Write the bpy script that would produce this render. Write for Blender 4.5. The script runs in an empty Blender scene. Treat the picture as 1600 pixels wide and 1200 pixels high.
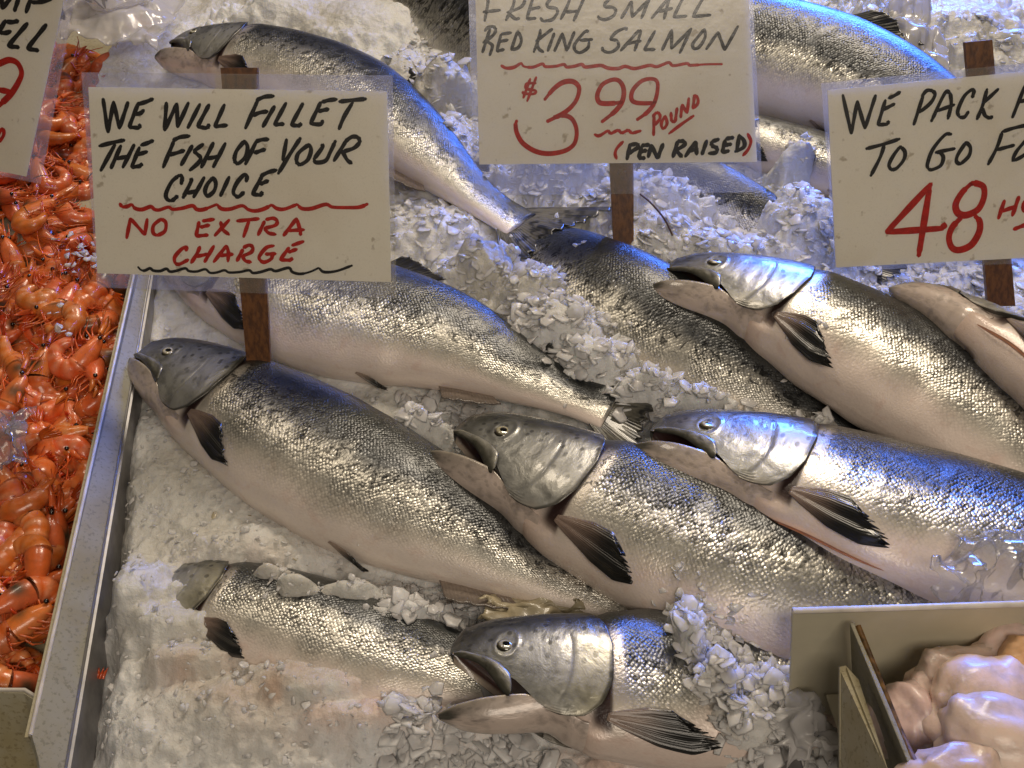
import bpy, math, random
import numpy as np
from mathutils import Vector
from mathutils.bvhtree import BVHTree

random.seed(7)
RNG = np.random.default_rng(7)
SC = bpy.context.scene
COL = SC.collection
rad = math.radians

# ------------------------------------------------------------------ camera
CAM_H, PITCH, FPX = 0.85, rad(45), 1715.0
cam_d = bpy.data.cameras.new('camera')
cam = bpy.data.objects.new('camera', cam_d)
COL.objects.link(cam)
cam.location = (0, 0, CAM_H)
cam.rotation_euler = (rad(90) - PITCH, 0, 0)
cam_d.sensor_width = 36
cam_d.lens = 36 * FPX / 1600
cam_d.clip_start = 0.02
cam_d.clip_end = 50
SC.camera = cam

# ------------------------------------------------------------------ world and lamps
w = bpy.data.worlds.new('World')
SC.world = w
w.use_nodes = True
bg = w.node_tree.nodes['Background']
bg.inputs[0].default_value = (1.0, 0.86, 0.68, 1)
bg.inputs[1].default_value = 0.032


def lamp(name, loc, target, size, size_y, energy, color):
    d = bpy.data.lights.new(name, 'AREA')
    d.shape = 'RECTANGLE'
    d.size, d.size_y = size, size_y
    d.energy = energy
    d.color = color
    o = bpy.data.objects.new(name, d)
    COL.objects.link(o)
    o.location = loc
    o.rotation_euler = (Vector(target) - Vector(loc)).to_track_quat('-Z', 'Y').to_euler()
    return o


lamp('market_lamp', (0.55, 2.9, 2.4), (0.1, 0.95, 0), 1.0, 0.6, 54, (1.0, 0.86, 0.68))
lamp('market_lamp', (-0.75, 1.75, 1.9), (-0.2, 0.9, 0), 0.35, 0.35, 5, (1.0, 0.85, 0.66))
lamp('front_fill', (0.35, -0.85, 1.85), (0.15, 1.15, 0.15), 1.1, 0.7, 20, (1.0, 0.87, 0.72))  # added fill from the front, lifts the sign cards and fish bellies
lamp('blue_neon_lamp', (1.6, 3.9, 1.02), (0.72, 0.85, 0), 1.6, 0.7, 22, (0.06, 0.20, 1.0)).data.spread = rad(48)

SC.view_settings.view_transform = 'Standard'
SC.view_settings.look = 'None'
SC.view_settings.exposure = 0.0
SC.view_settings.gamma = 1.0
SC.render.engine = 'CYCLES'
SC.cycles.use_denoising = True
SC.cycles.max_bounces = 10
SC.cycles.transparent_max_bounces = 16

# ------------------------------------------------------------------ geometry helpers
FW = np.array([0, math.cos(PITCH), -math.sin(PITCH)])
UP = np.array([0, math.sin(PITCH), math.cos(PITCH)])
RT = np.array([1.0, 0, 0])
EYE = np.array([0, 0, CAM_H])


def ray(x, y):
    return FW + (x - 800) / FPX * RT - (y - 600) / FPX * UP


def at(x, y, z=0.0):
    d = ray(x, y)
    return EYE + d * ((z - CAM_H) / d[2])


def on_plane(x, y, p0, n):
    d = ray(x, y)
    return EYE + d * (np.dot(p0 - EYE, n) / np.dot(d, n))


def sstep(a, b, x):
    t = np.clip((np.asarray(x, float) - a) / (b - a), 0, 1)
    return t * t * (3 - 2 * t)


_NG = {}


def vnoise(x, y, seed=0):
    """smooth value noise in 2D, about -1..1"""
    if seed not in _NG:
        _NG[seed] = np.random.default_rng(seed).uniform(-1, 1, (256, 256))
    g = _NG[seed]
    xi, yi = np.floor(x).astype(int), np.floor(y).astype(int)
    fx, fy = x - xi, y - yi
    fx, fy = fx * fx * (3 - 2 * fx), fy * fy * (3 - 2 * fy)
    a, b = g[xi % 256, yi % 256], g[(xi + 1) % 256, yi % 256]
    c, d = g[xi % 256, (yi + 1) % 256], g[(xi + 1) % 256, (yi + 1) % 256]
    return (a * (1 - fx) + b * fx) * (1 - fy) + (c * (1 - fx) + d * fx) * fy


def fbm(x, y, oct=4, seed=0, gain=0.5):
    s, a, f = 0, 1.0, 1.0
    for k in range(oct):
        s = s + a * vnoise(x * f + 17.3 * k, y * f - 9.1 * k, seed + k)
        a *= gain
        f *= 2.03
    return s


def catmull(P, n):
    P = np.asarray(P, float)
    P = np.vstack([2 * P[0] - P[1], P, 2 * P[-1] - P[-2]])
    out = []
    segs = len(P) - 3
    per = max(2, n // segs)
    for i in range(segs):
        p0, p1, p2, p3 = P[i:i + 4]
        for t in np.linspace(0, 1, per, endpoint=False):
            out.append(0.5 * (2 * p1 + (p2 - p0) * t + (2 * p0 - 5 * p1 + 4 * p2 - p3) * t * t
                              + (3 * p1 - p0 - 3 * p2 + p3) * t ** 3))
    out.append(P[-2])
    return np.array(out)


def new_mesh(name, V, F, mat, parent=None, smooth=True, tint=None, mask=None, uv=None, origin=None):
    me = bpy.data.meshes.new(name)
    V = np.asarray(V, float)
    if origin is not None:
        V = V - np.asarray(origin)
    me.from_pydata([tuple(v) for v in V], [], [tuple(f) for f in F])
    me.materials.append(mat)
    if smooth:
        me.polygons.foreach_set('use_smooth', [True] * len(me.polygons))
    for nm, arr in (('tint', tint), ('mask', mask)):
        if arr is not None:
            ca = me.color_attributes.new(nm, 'FLOAT_COLOR', 'POINT')
            a4 = np.ones((len(V), 4), np.float32)
            a4[:, :3] = arr
            ca.data.foreach_set('color', a4.ravel())
    if uv is not None:
        ul = me.uv_layers.new(name='uv')
        li = np.zeros(len(me.loops), np.int32)
        me.loops.foreach_get('vertex_index', li)
        ul.data.foreach_set('uv', np.asarray(uv, np.float32)[li].ravel())
    me.update()
    o = bpy.data.objects.new(name, me)
    COL.objects.link(o)
    if parent is not None:
        o.parent = parent
    return o


def grid_faces(nr, nc, wrap=False, flip=False):
    i = np.arange(nr - 1)[:, None]
    j = np.arange(nc if wrap else nc - 1)[None, :]
    a = i * nc + j
    b = i * nc + (j + 1) % nc
    c = (i + 1) * nc + (j + 1) % nc
    d = (i + 1) * nc + j
    q = np.stack([a, d, c, b] if flip else [a, b, c, d], -1).reshape(-1, 4)
    return q.tolist()


def thing(name, label, cat, loc, group=None):
    o = bpy.data.objects.new(name, None)
    o.empty_display_size = 0.02
    COL.objects.link(o)
    o.location = tuple(loc)
    o['label'], o['category'] = label, cat
    if group:
        o['group'] = group
    return o


def tag(o, label, cat, group=None, kind=None):
    o['label'], o['category'] = label, cat
    if group:
        o['group'] = group
    if kind:
        o['kind'] = kind
    return o


def structure(o, kind='structure'):
    o['kind'] = kind
    return o


def tube(path, r, seg=6, cap=True):
    """tube around a polyline; r scalar or list"""
    P = np.asarray(path, float)
    n = len(P)
    r = np.full(n, r) if np.isscalar(r) else np.asarray(r)
    T = np.gradient(P, axis=0)
    T /= np.linalg.norm(T, axis=1)[:, None] + 1e-12
    ref = np.array([0.13, 0.21, 0.97])
    V = []
    for i in range(n):
        a = np.cross(T[i], ref)
        a /= np.linalg.norm(a) + 1e-12
        b = np.cross(T[i], a)
        for k in range(seg):
            t = 2 * math.pi * k / seg
            V.append(P[i] + r[i] * (math.cos(t) * a + math.sin(t) * b))
    F = grid_faces(n, seg, wrap=True)
    if cap:
        F.append(list(range(seg)))
        F.append([(n - 1) * seg + k for k in range(seg)][::-1])
    return np.array(V), F


class MB:
    def __init__(s):
        s.V, s.F, s.T = [], [], []

    def add(s, V, F, col=None):
        o = len(s.V)
        s.V.extend([tuple(v) for v in V])
        s.F.extend([[i + o for i in f] for f in F])
        if col is not None:
            c = np.asarray(col, float)
            s.T.extend([tuple(c)] * len(V) if c.ndim == 1 else [tuple(q) for q in c])

    def build(s, name, mat, parent=None, **k):
        if s.T:
            k['tint'] = np.array(s.T)
        return new_mesh(name, s.V, s.F, mat, parent, **k)


def prism(quad, n, t):
    """closed slab from a planar polygon (front face), thickness t along -n"""
    Q = np.asarray(quad, float)
    k = len(Q)
    V = np.vstack([Q, Q - np.asarray(n) * t])
    F = [list(range(k)), list(range(2 * k - 1, k - 1, -1))]
    for i in range(k):
        j = (i + 1) % k
        F.append([i, i + k, j + k, j])
    return V, F


def bevel(o, wd, seg=2):
    m = o.modifiers.new('bevel', 'BEVEL')
    m.width = wd
    m.segments = seg
    m.limit_method = 'ANGLE'
    return o


# ------------------------------------------------------------------ node helpers
class NT:
    def __init__(s, name):
        s.m = bpy.data.materials.new(name)
        s.m.use_nodes = True
        s.t = s.m.node_tree
        s.b = s.t.nodes['Principled BSDF']
        s.out = s.t.nodes['Material Output']

    def n(s, typ, **kw):
        nd = s.t.nodes.new(typ)
        for k, v in kw.items():
            if k.startswith('i_'):
                nd.inputs[k[2:].replace('_', ' ')].default_value = v
            else:
                setattr(nd, k, v)
        return nd

    def l(s, a, b):
        s.t.links.new(a, b)

    def put(s, sock, v):
        if hasattr(v, 'is_output') or isinstance(v, bpy.types.NodeSocket):
            s.l(v, sock)
        else:
            sock.default_value = v

    def math(s, op, a, b=0.0, c=0.0, clamp=False):
        nd = s.n('ShaderNodeMath', operation=op, use_clamp=clamp)
        for q, v in zip(nd.inputs, (a, b, c)):
            s.put(q, v)
        return nd.outputs[0]

    def vmath(s, op, a, b=(0, 0, 0), scale=None):
        nd = s.n('ShaderNodeVectorMath', operation=op)
        s.put(nd.inputs[0], a)
        s.put(nd.inputs[1], b)
        if scale is not None:
            s.put(nd.inputs['Scale'], scale)
        return nd.outputs[0]

    def mix(s, fac, a, b, mode='MIX'):
        nd = s.n('ShaderNodeMix', data_type='RGBA', blend_type=mode)
        s.put(nd.inputs[0], fac)
        for q, v in ((nd.inputs[6], a), (nd.inputs[7], b)):
            if isinstance(v, tuple) and len(v) == 3:
                v = v + (1,)
            s.put(q, v)
        return nd.outputs[2]

    def ramp(s, fac, lo, hi):
        nd = s.n('ShaderNodeMapRange', interpolation_type='SMOOTHSTEP')
        s.put(nd.inputs[0], fac)
        nd.inputs[1].default_value = lo
        nd.inputs[2].default_value = hi
        return nd.outputs[0]

    def noise(s, vec, scale, detail=3, rough=0.55, dist=0.0):
        nd = s.n('ShaderNodeTexNoise')
        if vec is not None:
            s.l(vec, nd.inputs['Vector'])
        nd.inputs['Scale'].default_value = scale
        nd.inputs['Detail'].default_value = detail
        nd.inputs['Roughness'].default_value = rough
        nd.inputs['Distortion'].default_value = dist
        return nd.outputs[0]

    def attr(s, nm):
        return s.n('ShaderNodeAttribute', attribute_name=nm)

    def bump(s, h, strength, dist=0.001, normal=None):
        nd = s.n('ShaderNodeBump')
        nd.inputs['Strength'].default_value = strength
        nd.inputs['Distance'].default_value = dist
        s.l(h, nd.inputs['Height'])
        if normal is not None:
            s.l(normal, nd.inputs['Normal'])
        return nd.outputs[0]

    def set(s, **kw):
        for k, v in kw.items():
            s.put(s.b.inputs[k.replace('_', ' ')], v)
        return s


def plain(name, col, rough=0.5, spec=0.5, noise_scale=40, noise_amt=0.25, bump=0.0, coat=0.0, metal=0.0, coords='Object', dark=None):
    t = NT(name)
    tc = t.n('ShaderNodeTexCoord').outputs[coords]
    nz = t.noise(tc, noise_scale, 5, 0.6)
    d = dark or tuple(c * (1 - noise_amt) for c in col)
    t.set(Base_Color=t.mix(t.ramp(nz, 0.35, 0.65), d, col), Roughness=rough, Metallic=metal)
    t.b.inputs['Specular IOR Level'].default_value = spec
    t.b.inputs['Coat Weight'].default_value = coat
    if bump:
        t.set(Normal=t.bump(nz, bump))
    return t.m


# ------------------------------------------------------------------ materials
def skin_material():
    t = NT('salmon_skin')
    tint = t.attr('tint').outputs['Color']
    msk = t.n('ShaderNodeSeparateColor')
    t.l(t.attr('mask').outputs['Color'], msk.inputs[0])
    metal, scl, spot = msk.outputs
    uv = t.n('ShaderNodeUVMap', uv_map='uv').outputs[0]
    npatch = t.noise(uv, 21, 5, 0.62, 0.8)
    scl = t.math('MULTIPLY', scl, t.math('MULTIPLY_ADD', t.ramp(npatch, 0.36, 0.60), 0.75, 0.25))
    mp = t.n('ShaderNodeMapping')
    t.l(uv, mp.inputs[0])
    mp.inputs['Scale'].default_value = (345, 385, 1)
    mp2 = t.n('ShaderNodeMapping')
    t.l(mp.outputs[0], mp2.inputs[0])
    mp2.inputs['Rotation'].default_value = (0, 0, rad(45))
    vo = t.n('ShaderNodeTexVoronoi', voronoi_dimensions='2D', feature='F1')
    vo.inputs['Scale'].default_value = 1.0
    vo.inputs['Randomness'].default_value = 0.55
    t.l(mp2.outputs[0], vo.inputs['Vector'])
    dist, cell = vo.outputs['Distance'], vo.outputs['Color']
    # spots and wear
    n1 = t.noise(uv, 105, 4, 0.65, 1.2)
    n2 = t.noise(uv, 34, 4, 0.6)
    spots = t.math('MULTIPLY', t.ramp(n1, 0.525, 0.58), spot)
    edge = t.math('MULTIPLY', t.ramp(dist, 0.30, 0.62), scl)
    cs = t.n('ShaderNodeSeparateColor')
    t.l(cell, cs.inputs[0])
    cellv = t.math('MULTIPLY_ADD', cs.outputs[2], 0.6, 0.66)
    base = t.mix(t.math('MULTIPLY', scl, 0.8), tint, t.vmath('SCALE', tint, scale=cellv))
    base = t.mix(t.math('MULTIPLY', edge, 0.62), base, (0.03, 0.032, 0.03))
    wear = t.math('MULTIPLY', t.ramp(n2, 0.56, 0.72), t.math('MULTIPLY', scl, 0.30))
    base = t.mix(wear, base, t.vmath('SCALE', tint, scale=0.35))
    base = t.mix(t.math('MULTIPLY', spots, 0.9), base, (0.012, 0.013, 0.014))
    flesh = t.math('SUBTRACT', 1.0, metal)
    n5 = t.noise(uv, 48, 5, 0.65, 0.4)
    base = t.mix(t.math('MULTIPLY', t.math('MULTIPLY', t.ramp(n5, 0.50, 0.72), flesh), 0.40), base, t.vmath('MULTIPLY', base, (0.80, 0.62, 0.56)))
    n6 = t.noise(uv, 260, 4, 0.7)
    base = t.mix(t.math('MULTIPLY', t.ramp(n6, 0.5, 0.7), 0.18), base, t.vmath('SCALE', base, scale=0.6))
    # every scale leans its own way: glitter
    jit = t.vmath('SCALE', t.vmath('SUBTRACT', cell, (0.5, 0.5, 0.5)), scale=t.math('MULTIPLY', scl, 0.29))
    nrm = t.n('ShaderNodeNewGeometry').outputs['Normal']
    n3 = t.noise(uv, 420, 2, 0.5)
    hgt = t.math('ADD', t.math('MULTIPLY', t.math('MULTIPLY', dist, -1.0), scl), t.math('MULTIPLY', n3, 0.45))
    hgt = t.math('ADD', hgt, t.math('MULTIPLY', n2, 0.5))
    bn = t.bump(hgt, 0.45, 0.0016)
    nn = t.vmath('NORMALIZE', t.vmath('ADD', bn, jit))
    rough = t.math('MULTIPLY_ADD', n2, 0.30, 0.22)
    t.set(Base_Color=base, Metallic=t.math('MULTIPLY', metal, 0.92), Roughness=rough, Normal=nn)
    t.b.inputs['Subsurface Weight'].default_value = 0.0
    t.b.inputs['Coat Weight'].default_value = 0.32
    t.b.inputs['Coat Roughness'].default_value = 0.2
    t.l(bn, t.b.inputs['Coat Normal'])
    return t.m


def head_material():
    t = NT('salmon_head_skin')
    tint = t.attr('tint').outputs['Color']
    msk = t.n('ShaderNodeSeparateColor')
    t.l(t.attr('mask').outputs['Color'], msk.inputs[0])
    metal, scl, spot = msk.outputs
    uv = t.n('ShaderNodeUVMap', uv_map='uv').outputs[0]
    n1 = t.noise(uv, 45, 5, 0.62, 0.5)
    n2 = t.noise(uv, 170, 3, 0.6)
    vo = t.n('ShaderNodeTexVoronoi', voronoi_dimensions='2D', feature='F1')
    vo.inputs['Scale'].default_value = 75
    t.l(uv, vo.inputs['Vector'])
    sp = t.math('MULTIPLY', t.math('SUBTRACT', 1.0, t.ramp(vo.outputs['Distance'], 0.10, 0.2)), spot)
    base = t.mix(t.math('MULTIPLY', t.ramp(n1, 0.46, 0.68), 0.7), tint, t.vmath('SCALE', tint, scale=0.4))
    base = t.mix(t.math('MULTIPLY', sp, 0.85), base, (0.012, 0.012, 0.012))
    h = t.math('ADD', t.math('MULTIPLY', n1, 1.0), t.math('MULTIPLY', n2, 0.25))
    t.set(Base_Color=base, Metallic=t.math('MULTIPLY', metal, 0.72),
          Roughness=t.math('MULTIPLY_ADD', n2, 0.28, 0.24), Normal=t.bump(h, 0.26, 0.004))
    t.b.inputs['Coat Weight'].default_value = 0.5
    t.b.inputs['Coat Roughness'].default_value = 0.08
    return t.m


def fin_material():
    t = NT('salmon_fin')
    tint = t.attr('tint').outputs['Color']
    uv = t.n('ShaderNodeUVMap', uv_map='uv').outputs[0]
    wv = t.n('ShaderNodeTexWave', wave_type='BANDS', bands_direction='Y', wave_profile='SIN')
    wv.inputs['Scale'].default_value = 5.5
    wv.inputs['Distortion'].default_value = 0.8
    wv.inputs['Detail'].default_value = 2
    t.l(uv, wv.inputs['Vector'])
    nz = t.noise(uv, 9, 4, 0.6)
    base = t.mix(t.math('MULTIPLY', wv.outputs['Fac'], 0.15), tint, t.vmath('SCALE', tint, scale=0.35))
    base = t.mix(t.math('MULTIPLY', t.ramp(nz, 0.45, 0.7), 0.45), base, t.vmath('SCALE', tint, scale=0.3))
    t.set(Base_Color=base, Roughness=0.3, Normal=t.bump(wv.outputs['Fac'], 0.28, 0.001))
    t.b.inputs['Coat Weight'].default_value = 0.4
    return t.m


def ice_material(name, col, trans, sub=0.25, dirt_shade=True, bmp=0.6):
    t = NT(name)
    tc = t.n('ShaderNodeTexCoord').outputs['Object']
    n0 = t.noise(tc, 5, 4, 0.6)
    n1 = t.noise(tc, 210, 4, 0.65)
    vo = t.n('ShaderNodeTexVoronoi', feature='F1')
    vo.inputs['Scale'].default_value = 110
    t.l(tc, vo.inputs['Vector'])
    base = t.mix(t.ramp(n0, 0.4, 0.66), col, tuple(c * k for c, k in zip(col, (0.80, 0.77, 0.70) if dirt_shade else (0.95, 0.95, 0.94))))
    nd = t.noise(tc, 24, 5, 0.7, 0.6)
    if dirt_shade:
        base = t.mix(t.math('MULTIPLY', t.ramp(nd, 0.62, 0.78), 0.35), base, tuple(c * k for c, k in zip(col, (0.42, 0.41, 0.37))))
    if dirt_shade:
        ng = t.noise(tc, 75, 5, 0.7, 0.4)  # grey-green shadows of the slush, mottled into the base colour
        base = t.mix(t.math('MULTIPLY', t.ramp(ng, 0.52, 0.74), 0.32), base, tuple(c * k for c, k in zip(col, (0.62, 0.62, 0.58))))
    h = t.math('ADD', n1, t.math('MULTIPLY', vo.outputs['Distance'], 0.8))
    if dirt_shade:
        base = t.mix(1.0, base, t.attr('tint').outputs['Color'], 'MULTIPLY')
    t.set(Base_Color=base, Roughness=0.22, Normal=t.bump(h, bmp, 0.004))
    b = t.b
    b.inputs['Subsurface Weight'].default_value = sub
    b.inputs['Subsurface Radius'].default_value = (0.5, 0.6, 0.7)
    b.inputs['Subsurface Scale'].default_value = 0.012
    b.inputs['Transmission Weight'].default_value = trans
    b.inputs['IOR'].default_value = 1.31
    return t.m


def film_material(name, milky, tintc=(0.9, 0.9, 0.9), rough=0.15, gloss=0.12):
    t = NT(name)
    tr = t.n('ShaderNodeBsdfTransparent')
    tr.inputs[0].default_value = (0.97, 0.97, 0.96, 1)
    df = t.n('ShaderNodeBsdfDiffuse')
    df.inputs[0].default_value = tintc + (1,)
    tl = t.n('ShaderNodeBsdfTranslucent')
    tl.inputs[0].default_value = tintc + (1,)
    gl = t.n('ShaderNodeBsdfGlossy')
    gl.inputs['Roughness'].default_value = rough
    tc = t.n('ShaderNodeTexCoord').outputs['Object']
    nz = t.noise(tc, 30, 4, 0.6)
    bn = t.bump(nz, 0.25, 0.002)
    t.l(bn, gl.inputs['Normal'])
    m0 = t.n('ShaderNodeMixShader')
    m0.inputs[0].default_value = 0.4
    t.l(df.outputs[0], m0.inputs[1])
    t.l(tl.outputs[0], m0.inputs[2])
    m1 = t.n('ShaderNodeMixShader')
    t.put(m1.inputs[0], t.math('MULTIPLY_ADD', nz, milky * 0.8, milky * 0.6))
    t.l(tr.outputs[0], m1.inputs[1])
    t.l(m0.outputs[0], m1.inputs[2])
    fr = t.n('ShaderNodeFresnel')
    fr.inputs[0].default_value = 1.45
    m2 = t.n('ShaderNodeMixShader')
    t.put(m2.inputs[0], t.math('MULTIPLY_ADD', fr.outputs[0], 0.55, gloss, clamp=True))
    t.l(m1.outputs[0], m2.inputs[1])
    t.l(gl.outputs[0], m2.inputs[2])
    t.l(m2.outputs[0], t.out.inputs[0])
    return t.m


def card_material():
    t = NT('aged_white_card')
    tc = t.n('ShaderNodeTexCoord').outputs['Object']
    n1 = t.noise(tc, 6, 4, 0.6)
    n2 = t.noise(tc, 75, 3, 0.5)
    n3 = t.noise(tc, 500, 2, 0.5)
    base = t.mix(t.ramp(n1, 0.4, 0.62), (0.90, 0.85, 0.74), (0.84, 0.775, 0.65))
    base = t.mix(t.math('MULTIPLY', t.ramp(n2, 0.65, 0.74), 0.6), base, (0.33, 0.25, 0.15))
    base = t.mix(t.math('MULTIPLY', t.ramp(n3, 0.55, 0.7), 0.10), base, (0.35, 0.3, 0.2))
    t.set(Base_Color=base, Roughness=0.6)
    return t.m


def tint_material(name, rough, coat, sub=0.0, var=0.35, scale=120, subrad=(1, 0.35, 0.2), bump=0.25):
    t = NT(name)
    tint = t.attr('tint').outputs['Color']
    tc = t.n('ShaderNodeTexCoord').outputs['Object']
    info = t.n('ShaderNodeObjectInfo').outputs['Random']
    off = t.n('ShaderNodeCombineXYZ')
    t.put(off.inputs[0], t.math('MULTIPLY', info, 7.0))
    vec = t.vmath('ADD', tc, off.outputs[0])
    nz = t.noise(vec, scale, 4, 0.6)
    base = t.mix(t.math('MULTIPLY', t.ramp(nz, 0.42, 0.66), var), tint, t.vmath('SCALE', tint, scale=0.45))
    hs = t.n('ShaderNodeHueSaturation')
    t.put(hs.inputs['Value'], t.math('MULTIPLY_ADD', info, 0.4, 0.78))
    t.put(hs.inputs['Hue'], t.math('MULTIPLY_ADD', t.math('FRACT', t.math('MULTIPLY', info, 7.7)), 0.018, 0.491))
    t.l(base, hs.inputs['Color'])
    t.set(Base_Color=hs.outputs[0], Roughness=rough, Normal=t.bump(nz, bump, 0.002))
    t.b.inputs['Coat Weight'].default_value = coat
    t.b.inputs['Coat Roughness'].default_value = 0.08
    t.b.inputs['Subsurface Weight'].default_value = sub
    t.b.inputs['Subsurface Radius'].default_value = subrad
    t.b.inputs['Subsurface Scale'].default_value = 0.006
    return t.m


def wood_material():
    t = NT('brown_stained_wood')
    tc = t.n('ShaderNodeTexCoord').outputs['Object']
    mp = t.n('ShaderNodeMapping')
    t.l(tc, mp.inputs[0])
    mp.inputs['Scale'].default_value = (220, 220, 12)
    nz = t.noise(mp.outputs[0], 1.0, 4, 0.6)
    base = t.mix(t.ramp(nz, 0.35, 0.65), (0.085, 0.032, 0.012), (0.19, 0.075, 0.022))
    t.set(Base_Color=base, Roughness=0.45, Normal=t.bump(nz, 0.3, 0.001))
    return t.m


def enamel_material(name, col, fleck, rough=0.4):
    t = NT(name)
    tc = t.n('ShaderNodeTexCoord').outputs['Object']
    n1 = t.noise(tc, 260, 3, 0.6)
    n2 = t.noise(tc, 14, 4, 0.65)
    base = t.mix(t.ramp(n2, 0.38, 0.66), col, tuple(c * k for c, k in zip(col, (0.86, 0.80, 0.64))))
    base = t.mix(t.math('MULTIPLY', t.ramp(n1, 0.54, 0.64), 0.6), base, fleck)
    t.set(Base_Color=base, Roughness=rough, Normal=t.bump(n1, 0.25, 0.0012))
    return t.m


M_SKIN, M_HEAD, M_FIN = skin_material(), head_material(), fin_material()
M_ICE = ice_material('crushed_ice', (0.80, 0.80, 0.795), 0.0, 0.5)
M_FLAKE = ice_material('ice_flake', (0.90, 0.90, 0.905), 0.20, 0.55, dirt_shade=False, bmp=0.10)
M_CARD, M_WOOD = card_material(), wood_material()
M_SLEEVE = film_material('laminate_film', 0.02, (0.80, 0.76, 0.68), 0.2, 0.03)
M_SLEEVE_BACK = film_material('laminate_margin_film', 0.27, (0.86, 0.80, 0.70), 0.2, 0.03)
M_CLEAR = film_material('clear_wrap', 0.14, (0.85, 0.85, 0.87), 0.14, 0.0)
M_MILKY = film_material('milky_bag', 0.5, (0.93, 0.91, 0.91), 0.16, 0.0)
M_BLACKINK = plain('black_marker', (0.012, 0.011, 0.013), 0.5, 0.3, 200, 0.4)
M_REDINK = plain('red_marker', (0.56, 0.012, 0.005), 0.5, 0.3, 200, 0.3)
M_BLUEINK = plain('blue_print', (0.012, 0.09, 0.36), 0.4)
M_ENAMEL = enamel_material('speckled_enamel', (0.29, 0.28, 0.235), (0.15, 0.14, 0.10), 0.62)
M_ENAMEL_OLD = enamel_material('yellowed_enamel', (0.47, 0.43, 0.31), (0.24, 0.19, 0.10))
M_EDGE = plain('worn_white_edge', (0.80, 0.74, 0.66), 0.4)
M_STEEL = plain('brushed_steel', (0.30, 0.29, 0.29), 0.42, 0.5, 60, 0.25, 0.05, 0, 0.6)
M_CREAM = plain('cream_plastic_panel', (0.62, 0.57, 0.43), 0.35, 0.5, 18, 0.10, 0.03)
M_RUST = plain('rusty_edge', (0.20, 0.10, 0.025), 0.6, 0.4, 150, 0.7, 0.3)
M_PAPER = plain('wet_parchment', (0.47, 0.40, 0.26), 0.4, 0.5, 30, 0.35, 0.1, 0.2)
M_SHRIMP = tint_material('cooked_shrimp', 0.32, 0.35, 0.12, 0.3, 150)
M_SCALLOP = tint_material('raw_scallop', 0.38, 0.18, 0.4, 0.45, 55, (1, 0.6, 0.45), 0.5)
M_EYE = tint_material('fish_eye', 0.08, 1.0, 0, 0.15, 400, bump=0.0)
M_MOUTH = tint_material('mouth_flesh', 0.3, 0.5, 0.1, 0.3, 120)
M_COUNTER = plain('dark_counter', (0.05, 0.05, 0.05), 0.6)
M_TWIG = plain('twig', (0.10, 0.045, 0.02), 0.6)

# ------------------------------------------------------------------ salmon
PS = [0, .02, .05, .1, .15, .2, .25, .3, .4, .5, .6, .7, .8, .88, .94, 1.0, 1.2]
P_D = [.028, .047, .060, .072, .082, .090, .098, .106, .115, .115, .105, .087, .062, .045, .038, .040, .042]
P_V = [.012, .027, .045, .071, .091, .104, .111, .119, .125, .122, .107, .084, .057, .041, .036, .040, .042]
P_W = [.006, .020, .033, .046, .055, .061, .065, .068, .070, .068, .060, .047, .031, .020, .013, .008, .004]
_dense = np.linspace(0, 1.2, 241)


def _sm(vals):
    v = np.interp(_dense, PS, vals)
    k = np.ones(9) / 9
    vp = np.pad(v, 4, mode='edge')
    sm = np.convolve(vp, k, 'valid')
    sm[:4] = v[:4]
    return sm


_D, _V, _W = _sm(P_D), _sm(P_V), _sm(P_W)


def prof(s):
    return np.interp(s, _dense, _D), np.interp(s, _dense, _V), np.interp(s, _dense, _W)


SM = 0.100        # mouth corner


def vmax_fn(s):
    return np.interp(s, [0, .05, SM, .13, .16, .19, .24], [.60, .64, .70, .775, .825, .85, .855])


FISH_BVH = []


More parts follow.
